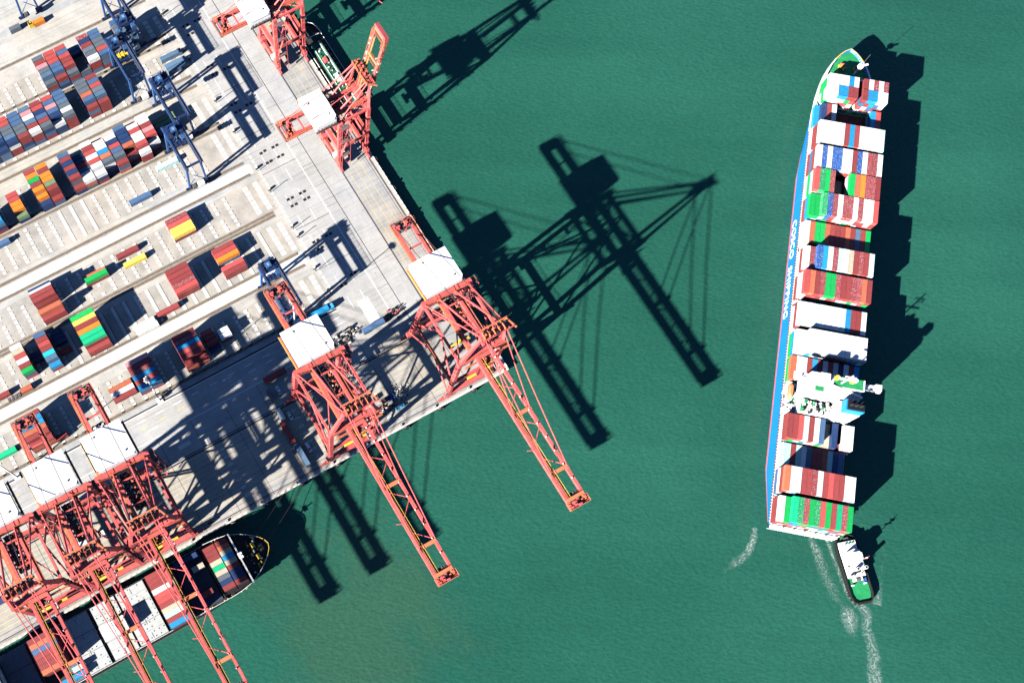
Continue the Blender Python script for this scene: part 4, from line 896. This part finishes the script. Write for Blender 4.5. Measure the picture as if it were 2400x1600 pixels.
for i in range(2):
    for j in range(3):
        x, y = uv(-69.5-i*6.2, -75.1+j*2.52); put('W', 6.06, x, y, 10.95, PHI)
        ship_one('W', 6.06, -69.5-i*6.2, -75.1+j*2.52, 10.95+CHT, ['upper', 'middle', 'lower'][j]+' short container of the white group on grey hatch covers, '+['right', 'left'][i]+' column')
ship_one('C', 12.19, -99.0, -62.2, 11.0, 'container by the seaward rail at the bottom edge of the photo'); ship_one('L', 6.06, -95.0, -65.2, 11.0, 'short container near the bottom edge under the crane boom')
# ------------------------------------------------------------------ green coastal tanker on the upper quay
TK = empty('tanker_ship', (*uv(161.0, -315), 0), PHI, 'narrow dark green coastal tanker moored along the upper quay beside two red cranes', 'ship')
def F_K(s, t, z): return (t, s-90, z) if False else (t, -s, z)       # s along +b from the bow, t to seaward
kd = [(0,0),(.6,2.3),(2.2,4.1),(5,5.2),(9,5.5),(62,5.5),(65,4.6)]
def kb(): return MB(F_K)
g = kb()
for sgn in (-1, 1):
    n = len(kd); g.add([(s, t*sgn, -2) for s, t in kd]+[(s, t*sgn, 3.6 if s < 9 else 2.4) for s, t in kd], [(j, j+1, n+j+1, n+j) for j in range(n-1)], BLK)
g.add([(65, -4.6, -2), (65, 4.6, -2), (65, 4.6, 2.4), (65, -4.6, 2.4)], [(0,1,2,3)], BLK); g.build('hull', TK)
g = kb(); pts = kd+[(s, -t) for s, t in kd[::-1]]; g.poly([(s+.2, t*.96) for s, t in pts], 2.2, mat('dark_deck', (0.03, 0.035, 0.032))); g.build('deck', TK)
g = kb()
for sgn in (-1, 1):
    for (s0, t0), (s1, t1) in zip(kd[:5], kd[1:6]):
        if s1 > 20: s1 = 60
        g.beam((s0, t0*sgn, 3.8 if s0 < 9 else 2.9), (s1, t1*sgn, 3.8 if s1 < 12 else 2.9), .22, .3, WHT if s0 < 9 else LINEW)
g.beam((9.2, -5.2, 3.8), (9.2, 5.2, 3.8), .3, .3, WHT); g.build('bulwark', TK)
g = kb(); g.box(14, 55, -3.2, 2.2, 2.2, 4.2, mat('tanker_green', (0.015, 0.10, 0.06), .5, var=.3)); g.build('trunk_deck', TK)
g = kb(); g.box(14, 55, 1.0, 1.35, 4.2, 4.9, WHT); g.box(14, 55, 1.8, 2.0, 4.2, 4.7, mat('pipe_green', (.25, .5, .35))); g.box(14, 55, -3.15, -3.0, 4.2, 4.5, WHT)
for i in range(60): s = ru.uniform(15, 54); t = ru.uniform(-3, .6); r = ru.uniform(.1, .45); g.box(s-r, s+r, t-r, t+r, 4.2, 4.2+ru.uniform(.2, .9), ru.choice([DRK, DGR, DGR, GRT, WHT]))
for i in range(12): s = 16+i*3.2; g.box(s, s+1.2, 3.0, 4.6, 2.2, 2.7, GRT)
g.box(24.5, 27.5, -2.2, -.4, 4.2, 5.6, RED); g.box(37, 41, -1.6, .4, 4.2, 5.2, WHT); g.box(36, 37.6, -1.2, .2, 4.2, 5.4, WHT); g.build('cargo_piping', TK)
g = kb(); g.box(57, 62.5, -3.6, 3.6, 2.2, 5.2, GRT); g.box(57.6, 61, -2.6, 2.6, 5.2, 7.4, HAT); g.box(57.5, 57.6, -2.2, 2.2, 6, 7, GLS); g.build('wheelhouse', TK)
g = kb()
for i in range(12): s = ru.uniform(2, 8); t = ru.uniform(-3, 3)*s/8; g.tube((s, t-.5, 2.8), (s, t+.5, 2.8), .4, ru.choice([GRT, DRK, DGR]), 8)
g.build('mooring_winch', TK)
# mooring ropes of the berthed ship
for (a0, b0, z0, a1, b1) in ((4.5, -80, 9.2, 27.5, -93.5), (6.5, -74, 9.2, 39.5, -93.5)):
    g = MB(AB); p = Vector((a0, b0, z0)); q = Vector((a1, b1, Q+.4)); n = 10; pr = p
    for i in range(1, n+1):
        f_ = i/n; c_ = p.lerp(q, f_); c_.z -= math.sin(math.pi*f_)*1.0; g.tube(pr, c_, .11, CBL, 5); pr = c_
    o = g.build('mooring_rope', rz=PHI); tag(o, 'mooring rope from the berthed ship bow to the quay, '+('the shorter one nearer the ship' if a1 < 30 else 'the longer outer one'), 'rope', 'mooring ropes')
# ------------------------------------------------------------------ bollards and fenders
g = MB(AB); g.tube((0,0,.0), (0,0,.55), .42, DRK, 12); g.tube((0,0,.55), (0,0,.8), .7, mat('bollard_white', (.6,.58,.55), .7), 12); g.tube((-.1,-.5,.62), (.2,.6,.66), .25, DRK, 8)
bol = g.build('bollard'); first = True
def place(src, a, b, z, label, cat, grp, rz=0):
    o = src.copy(); COL.objects.link(o); o.location = (*uv(a, b), z); o.rotation_euler = (0, 0, PHI+rz); tag(o, label, cat, grp); return o
BG = 'mooring bollards along the quay edges'; FGp = 'rubber fenders on the quay walls'
g = MB(AB); g.box(-1.3, 1.3, 0, .9, -2.2, -.3, RUB); g.box(-1.0, 1.0, .9, 1.25, -2.6, -.1, DRK); g.beam((-1.2, .3, -.2), (1.2, 1.3, -.4), .1, .1, WHT); fen = g.build('quay_fender')
for i in range(10):
    a = 131.0-19.4*i
    place(bol, a, EB-.75, Q+.16, 'mooring bollard on the lower quay edge, '+ORD[i+1]+' from the outer corner', 'bollard', BG); place(fen, a+2.4, EB+.35, Q, 'black fender hung on the lower quay wall, '+ORD[i+1]+' from the outer corner', 'fender', FGp)
for i in range(13):
    b = -112-19.4*i
    place(bol, EA-.75, b, Q+.16, 'mooring bollard on the upper quay edge, '+ORD[i+1]+' from the outer corner', 'bollard', BG, math.pi/2); place(fen, EA+.35, b+2.4, Q, 'black fender hung on the upper quay wall, '+ORD[i+1]+' from the outer corner', 'fender', FGp, math.pi/2)
bpy.data.objects.remove(bol); bpy.data.objects.remove(fen)
# ------------------------------------------------------------------ light masts
def mast(a, b, h, label, r=.45, az=0):
    t = empty('light_mast', (*uv(a, b), Q), PHI+az, label, 'light mast', 'tall light masts in the terminal')
    g = MB(); g.box(-1.6, 1.6, -1.6, 1.6, 0, .5, PADM); g.build('footing', t)
    g = MB(); g.tube((0,0,.5), (0,0,h), r, WHT, 12, r*.45); g.build('pole', t)
    g = MB(); g.tube((0,0,h), (0,0,h+.3), 1.5, GRT, 16)
    for i in range(8): an = i*math.pi/4; g.box(math.cos(an)*1.5-.35, math.cos(an)*1.5+.35, math.sin(an)*1.5-.35, math.sin(an)*1.5+.35, h-.1, h+.35, WHT)
    g.build('lamp_head', t)
    return t
mast(-4.9, -163.9, 30, 'tall white light mast standing by the lane below the blue-topped stack')
mast(-83.0, -163.3, 30, 'tall white light mast at the left edge beside the teal container')
mast(72.6, -165.4, 29, 'tall white light mast between the arms of the back end of a quay crane')
def post(a, b, h, label):
    t = empty('block_end_post', (*uv(a, b), Q), PHI, label, 'post', 'posts and cabinets at the block ends'); g = MB(); g.beam((0,0,0), (0,0,h), .3, .3, DRK); g.box(-.15, 1.6, -.1, .1, h-.25, h, DRK); g.build('pole', t)
    g = MB(); g.box(-.8, .6, 1.0, 2.2, 0, 1.6, GRT); g.box(-.7, .5, 1.1, 2.1, 1.6, 1.65, WHT); g.build('cabinet', t)
for i, (a, b) in enumerate([(97.2, -357), (97.4, -331), (97.3, -325), (97.4, -296), (97.3, -275), (97.4, -250), (97.3, -236), (97.4, -212), (97.4, -206), (96, -186), (96.5, -172)]): post(a, b, 4.5, 'dark post with cabinet at the yard block ends, '+ORD[i+1]+' from the top')
# ------------------------------------------------------------------ vehicles
def car(a, b, ang, L, label, van=False):
    t = empty('parked_car', (*uv(a, b), Q+.02), PHI+ang, label, 'car'); W_ = .92; h = 1.9 if van else 1.45; m = mat('car_white', (.75,.76,.77), .3, var=.03)
    g = MB(); x = L/2
    g.prism([(-x, -W_*.85), (-x+.3, -W_), (x-.5, -W_), (x, -W_*.7), (x, W_*.7), (x-.5, W_), (-x+.3, W_), (-x, W_*.85)], .35, h*.58, m)
    c0, c1 = (-x+.2, x-1.2) if van else (-x+.7, x-1.5)
    g.prism([(c0, -W_*.92), (c1, -W_*.92), (c1, W_*.92), (c0, W_*.92)], h*.58, h, m, inset=[(c0+.35, -W_*.78), (c1-.6, -W_*.78), (c1-.6, W_*.78), (c0+.35, W_*.78)]); g.build('body', t)
    g = MB(); g.add([(c1+.02, -W_*.8, h*.6), (c1+.02, W_*.8, h*.6), (c1-.55, W_*.68, h+.01), (c1-.55, -W_*.68, h+.01)], [(0,1,2,3)], GLS)
    if not van: g.add([(c0-.02, -W_*.8, h*.6), (c0-.02, W_*.8, h*.6), (c0+.3, W_*.68, h+.01), (c0+.3, -W_*.68, h+.01)], [(0,1,2,3)], GLS)
    g.build('window', t)
    for sx in (-x+.9, x-.95):
        for sy in (-1, 1): g = MB(); g.tube((sx, sy*(W_-.2), .33), (sx, sy*(W_+.02), .33), .33, RUB, 12); g.build('wheel', t)
car(48.7, -139.4, math.pi/2, 4.7, 'white car parked beside the boxy white trailer near the lane'); car(47.2, -125.0, -math.pi/2+.06, 4.7, 'white car parked beside the shiny white trailer on the apron'); car(47.4, -106.6, -math.pi/2+.04, 5.4, 'white van parked beside the blue container trailer', True)
def truck(a, b, ang, cont, cab, label, cabm=None, L=12.19):
    t = empty('container_truck', (*uv(a, b), Q+.02), PHI+ang, label, 'truck')
    g = MB(); g.box(-L/2, L/2, -1.1, 1.1, .95, 1.2, DRK)
    for y in (-.7, .7): g.box(-L/2, L/2, y-.1, y+.1, .6, .95, DRK)
    for x in (-L/2+.6, -L/2+3, 0, L/2-2): g.box(x-.15, x+.15, -1.2, 1.2, 1.2, 1.28, DRK)
    g.build('chassis', t)
    for x in (-L/2+1.2, -L/2+2.5, -L/2+3.8):
        for s in (-1, 1): g = MB(); g.tube((x, s*.7, .5), (x, s*1.2, .5), .5, RUB, 12); g.build('wheel', t)
    if cab:
        x0 = L/2+.5; g = MB(); g.box(x0, x0+2.2, -1.2, 1.2, .8, 3.2, cabm); g.box(x0+2.2, x0+2.5, -1.15, 1.15, .8, 2.2, cabm); g.box(x0-1.6, x0, -.6, .6, .7, 1.1, DRK); c_ = g.build('cab', t)
        g = MB(); g.box(x0+2.2, x0+2.24, -1, 1, 2.2, 2.95, GLS); g.build('windscreen', c_)
        for s in (-1, 1): g = MB(); g.tube((x0+1.4, s*.75, .5), (x0+1.4, s*1.2, .5), .5, RUB, 12); g.build('wheel', t)
    if cont:
        x, y = uv(a, b); put(cont, L if L < 7 else 12.19, x, y, Q+1.31, PHI+ang, 'container riding on the trailer of the '+label.split(' ', 1)[1] if False else TL.pop(0), 'containers on trailers')
TL = ['container on the trailer parked between the white and blue ones', 'container on the trailer closest to the water edge of the apron', 'short container on the trailer beside the white car near the lane', 'short container on the trailer just above the red one on the apron',
      'container on a truck beside the hose reels on the hatch lane', 'container on the truck under the white house roof, by the big white mast', 'container on the trailer in shade beside the leg of a quay crane', 'container on the trailer beneath the two left quay cranes', 'container on the trailer near the left edge under the cranes']
hp = math.pi/2
truck(41.9, -117.4, -hp, 'R', False, 'empty-cab trailer with a brick red container, second of the parked line'); truck(42.6, -104.2, -hp, 'S', False, 'trailer with a steel blue container at the end of the parked line')
truck(43.8, -138.2, -hp, 'g', False, 'short trailer with a grey container beside a white car', L=6.06); truck(43.3, -127.4, -hp, 'W', False, 'short trailer with a white container heading the parked line', L=6.06)
truck(106.0, -144.8, 0, 'B', False, 'trailer with a blue container on the hatch lane below the road'); truck(85.2, -164.6, 0, 'C', True, 'truck with sky blue container and blue cab partly under the crane house', mat('cab_blue', (.05,.35,.70), .4))
truck(50.5, -146.3, 0, 'R', False, 'trailer in the shade above the parked car'); truck(-66.8, -117.5, 0, 'W', True, 'white truck beneath the left quay cranes', WHT); truck(-117, -112, 0, 'D', True, 'dark truck near the left edge under the cranes', mat('cab_red', (.45,.04,.05), .4))
def flat(a, b, label):
    t = empty('flat_rack', (*uv(a, b), Q+.02), PHI, label, 'flat rack'); g = MB()
    for i in range(5): g.box(-3, 3, -1.1+i*.52, -.9+i*.52, .1, .3, GRT)
    for x in (-3, -1, 1, 2.8): g.box(x, x+.3, -1.2, 1.2, .3, .5, DRK)
    g.build('frame', t)
flat(-67, -200.6, 'grey skeletal flat rack left of the terracotta container on the road')
# maintenance corner beside the crane: scrap heap, bins, machines
g = MB()
for i in range(420):
    r = abs(ru.gauss(0, 2.3)); an = ru.uniform(0, 6.28); x, y = math.cos(an)*r, math.sin(an)*r; z = max(0, 2.0-r*.45)*ru.random(); l = ru.uniform(.3, 1.1); d = Vector((ru.uniform(-1, 1), ru.uniform(-1, 1), ru.uniform(-.3, .5))).normalized()
    c_ = Vector((x, y, z+.2)); g.beam(c_-d*l/2, c_+d*l/2, ru.uniform(.1, .4), ru.uniform(.05, .3), ru.choice([WHT, WHT, PADM, DRK, GRT]))
tag(g.build('scrap_heap', None, (*uv(100.3, -107.7), Q), PHI), 'round heap of white and dark scrap on the apron beneath the crane', 'scrap heap', None, 'stuff')
def bin_(a, b, L, W_, H, m, label, fill=True):
    t = empty('skip_bin', (*uv(a, b), Q+.02), PHI, label, 'skip'); g = MB(); h, w2 = L/2, W_/2
    g.box(-h, h, -w2, w2, 0, .15, m)
    for x0, x1, y0, y1 in ((-h, -h+.12, -w2, w2), (h-.12, h, -w2, w2), (-h+.12, h-.12, -w2, -w2+.12), (-h+.12, h-.12, w2-.12, w2)): g.box(x0, x1, y0, y1, .15, H, m)
    g.build('body', t); g = MB()
    for i in range(16): x = ru.uniform(-h+.5, h-.5); y = ru.uniform(-w2+.4, w2-.4); r = ru.uniform(.2, .5); g.box(x-r, x+r, y-r, y+r, .15, H*ru.uniform(.5, .9), ru.choice([DRK, GRT, m]))
    g.build('load', t)
bin_(95.3, -108.6, 3.2, 2.4, 1.5, mat('bin_blue', (.04,.16,.55), .5), 'blue open bin touching the scrap heap'); bin_(96.6, -102.2, 4.6, 1.4, 1.2, mat('bin_cyan', (.05,.35,.7), .5), 'long narrow bright blue skip near the quay edge rail'); bin_(91.5, -108.8, 3, 2.2, 1.6, mat('bin_dark', (.05,.02,.03), .6), 'dark bin left of the blue bin'); bin_(88.5, -112.2, 2.6, 2.2, 1.4, GRT, 'small grey bin at the upper side of the dark bin')
def heap(name, a, b, n, R, label, cat, mats):
    g = MB()
    for i in range(n):
        x = ru.gauss(0, R); y = ru.gauss(0, R*.45); r = ru.uniform(.15, .7); g.box(x-r, x+r, y-r*.7, y+r*.7, 0, ru.uniform(.3, 1.8), ru.choice(mats))
    tag(g.build(name, None, (*uv(a, b), Q), PHI), label, cat, None, 'stuff')
heap('equipment_pile', 88, -105, 60, 2.6, 'jumble of dark machinery parts by the blue bin under the crane', 'equipment', [DRK, DRK, WHT, ORA, GRT]); heap('equipment_pile', 92, -147.5, 70, 4.6, 'dark equipment lined up along the lane kerb beside the crane', 'equipment', [DRK, GRT, WHT, BRN, DRK])
heap('equipment_pile', 119, -146.5, 40, 3.0, 'dark hoses and parts by the lane next to the blue trailer', 'equipment', [DRK, DRK, RED, GRT]); heap('equipment_pile', -38, -165, 46, 3.4, 'white and dark parts lying beside the back end of a quay crane', 'equipment', [WHT, GRT, DRK]); heap('equipment_pile', -2, -164.8, 22, 1.2, 'dark parts at the foot of the light mast', 'equipment', [DRK, GRT])
heap('equipment_pile', 141, -134.5, 40, 4.0, 'machinery in the shade beneath the corner crane', 'equipment', [DRK, GRT, WHT, RED])
def spreader_(a, b, ang, label, m):
    t = empty('spare_spreader', (*uv(a, b), Q), PHI+ang, label, 'spreader'); g = MB(); g.box(-5.8, 5.8, -.45, .45, .4, .95, m)
    for x in (-5.8, 5.3): g.box(x, x+.5, -1.2, 1.2, .1, .95, m)
    g.box(-1.2, 1.2, -1.0, 1.0, .95, 1.7, m); g.build('frame', t)
spreader_(127, -133.8, 0, 'yellow spare spreader on the ground beside the corner crane house', YEL); spreader_(134, -113, 0.1, 'orange and yellow spare spreader on the apron inside the corner crane', ORA); spreader_(140, -117, 0, 'long pale spare spreader on the apron inside the corner crane', YEL)
bin_(32.0, -387.0, 2.4, 2.4, 2.2, YEL, 'small yellow bin beside the orange container in the far corner')
t = empty('blue_crate', (*uv(-12, -97.2), Q), PHI, 'yellow gangway box at the quay edge near the ship bow', 'crate'); g = MB(); g.box(-1.6, 1.6, -.7, .7, 0, .4, YEL); g.box(-1.3, 1.3, -.5, .5, .4, .6, DRK); g.build('box', t); t.name = 'gangway_box'
for a, b, n_ in ((101, -305, 'one'), (104.5, -277, 'two'), (113, -183, 'three')): pass
# ------------------------------------------------------------------ foam
def foam(name, pts, dens=.5, scl=.2):
    m = bpy.data.materials.new(name+'_foam'); m.use_nodes = True; n = m.node_tree; L = n.links; p = n.nodes['Principled BSDF']; p.inputs['Base Color'].default_value = (.75, .82, .80, 1); p.inputs['Roughness'].default_value = .9
    tc = n.nodes.new('ShaderNodeTexCoord'); nz = n.nodes.new('ShaderNodeTexNoise'); nz.inputs['Scale'].default_value = scl; nz.inputs['Detail'].default_value = 6; nz.inputs['Roughness'].default_value = .55; nz.inputs['Distortion'].default_value = 2.6
    L.new(tc.outputs['Object'], nz.inputs[0]); at = n.nodes.new('ShaderNodeAttribute'); at.attribute_name = 'foaminess'
    ad = n.nodes.new('ShaderNodeMath'); ad.operation = 'ADD'; rg = n.nodes.new('ShaderNodeMapRange'); rg.inputs[1].default_value = .82; rg.inputs[2].default_value = 1.18; rg.inputs[4].default_value = .55
    ms = n.nodes.new('ShaderNodeMath'); ms.operation = 'SUBTRACT'; ms.inputs[0].default_value = 1; ab_ = n.nodes.new('ShaderNodeMath'); ab_.operation = 'ABSOLUTE'; sb_ = n.nodes.new('ShaderNodeMath'); sb_.operation = 'SUBTRACT'; sb_.inputs[1].default_value = .5
    m3 = n.nodes.new('ShaderNodeMath'); m3.operation = 'MULTIPLY'; m3.inputs[1].default_value = 6.5
    L.new(nz.outputs[0], sb_.inputs[0]); L.new(sb_.outputs[0], ab_.inputs[0]); L.new(ab_.outputs[0], m3.inputs[0]); L.new(m3.outputs[0], ms.inputs[1]); L.new(ms.outputs[0], ad.inputs[0]); L.new(at.outputs['Fac'], ad.inputs[1]); L.new(ad.outputs[0], rg.inputs[0])
    r5 = n.nodes.new('ShaderNodeMapRange'); r5.inputs[1].default_value = -.1; r5.inputs[2].default_value = .35; r5.inputs[4].default_value = .12; L.new(at.outputs['Fac'], r5.inputs[0])
    mxx = n.nodes.new('ShaderNodeMath'); mxx.operation = 'MAXIMUM'; L.new(rg.outputs[0], mxx.inputs[0]); L.new(r5.outputs[0], mxx.inputs[1]); L.new(mxx.outputs[0], p.inputs['Alpha'])
    vs = []; fs = []; dn = []
    for (x, y, w_, d) in pts:
        pass
    N = len(pts)
    for i, (x, y, w_, d) in enumerate(pts):
        x0, y0 = pts[max(0, i-1)][:2]; x1, y1 = pts[min(N-1, i+1)][:2]; tx, ty = x1-x0, y1-y0; q = math.hypot(tx, ty); nx, ny = -ty/q, tx/q
        for j in range(7): f_ = (j-3)/3; vs.append((x+nx*w_*1.5*f_+ru.uniform(-.4,.4), y+ny*w_*1.5*f_, .05)); dn.append(d*(1-f_*f_)-.75*f_*f_)
    for i in range(N-1):
        for j in range(6): k = i*7+j; fs.append((k, k+1, k+8, k+7))
    me = bpy.data.meshes.new(name); me.from_pydata(vs, [], fs); at_ = me.attributes.new('foaminess', 'FLOAT', 'POINT'); at_.data.foreach_set('value', dn); me.materials.append(m)
    o = bpy.data.objects.new(name, me); COL.objects.link(o); tag(o, kind='stuff'); return o
def smooth(P, n=5):
    out = []
    for i in range(len(P)-1):
        for k in range(n): f_ = k/n; out.append(tuple(P[i][j]+(P[i+1][j]-P[i][j])*f_ for j in range(4)))
    return out+[P[-1]]
foam('foam', smooth([(205, 77, 1.5, .1), (203.5, 71, 2.5, .22), (200, 64, 3, .12), (194, 60, 3.5, .05), (188, 55, 3, -.1)]))
foam('foam', smooth([(231, 72, 1.5, .15), (234, 64, 4, .08), (236, 54, 5, .02), (240, 44, 5, 0), (244, 36, 3, -.15)]))
foam('foam', smooth([(239, 71, 1.2, .15), (242, 58, 1.4, .16), (246, 44, 1.6, .2), (250, 39, 2, .1)]))
foam('foam', smooth([(242, 40, 3, -.1), (244.5, 36.5, 5, .16), (245.5, 33, 6, .18), (246, 28, 4.5, .1), (246.5, 23.5, 3, -.1)]), scl=.3)
foam('foam', smooth([(63, -22, 1, .0), (70, -20, 2, .05), (80, -18, 2.5, .02), (92, -15, 2, -.1)]))
foam('foam', smooth([(251, 40, 2.5, .2), (254, 36, 4, .12), (253, 28, 4, .1), (255, 18, 5, .06), (254, 6, 5, .12), (256, -6, 6, .12), (255, -18, 6, .06), (257, -30, 6, .02)]))
foam('foam', smooth([(257, 44, 1.5, .12), (260, 40, 3, .1), (262, 52, 3, -.08), (266, 62, 3, -.1), (264, 84, 4, -.2)]))
for o in bpy.data.objects:
    if o.name.startswith('foam') and o.kind if False else False: pass
# the rest of the containers as one mass under and between the ones listed singly
IND.sort(key=lambda o: -((2 if o.data is not None and max(v.co.x for v in o.data.vertices) > 4 else 1)*1000+random.random()))
LIM = 300
ship_ids = [o for o in IND]
if len(IND) > LIM:
    keep = IND[:LIM]
    for o in IND[LIM:]:
        c = [k for k, v in CC.items() if o['label'].startswith(v[0]+' ')]; c = max(c, key=lambda k: len(CC[k][0])); L = 6.06 if max(v.co.x for v in o.data.vertices) < 4 else 12.19
        container_geo(STUFF, c, L, o.location.x, o.location.y, o.location.z, o.rotation_euler.z); bpy.data.objects.remove(o)
o = STUFF.build('stacked_containers', recalc=False); tag(o, 'more containers below and between the singly built ones in the yard and ship stacks', 'containers', None, 'stuff')
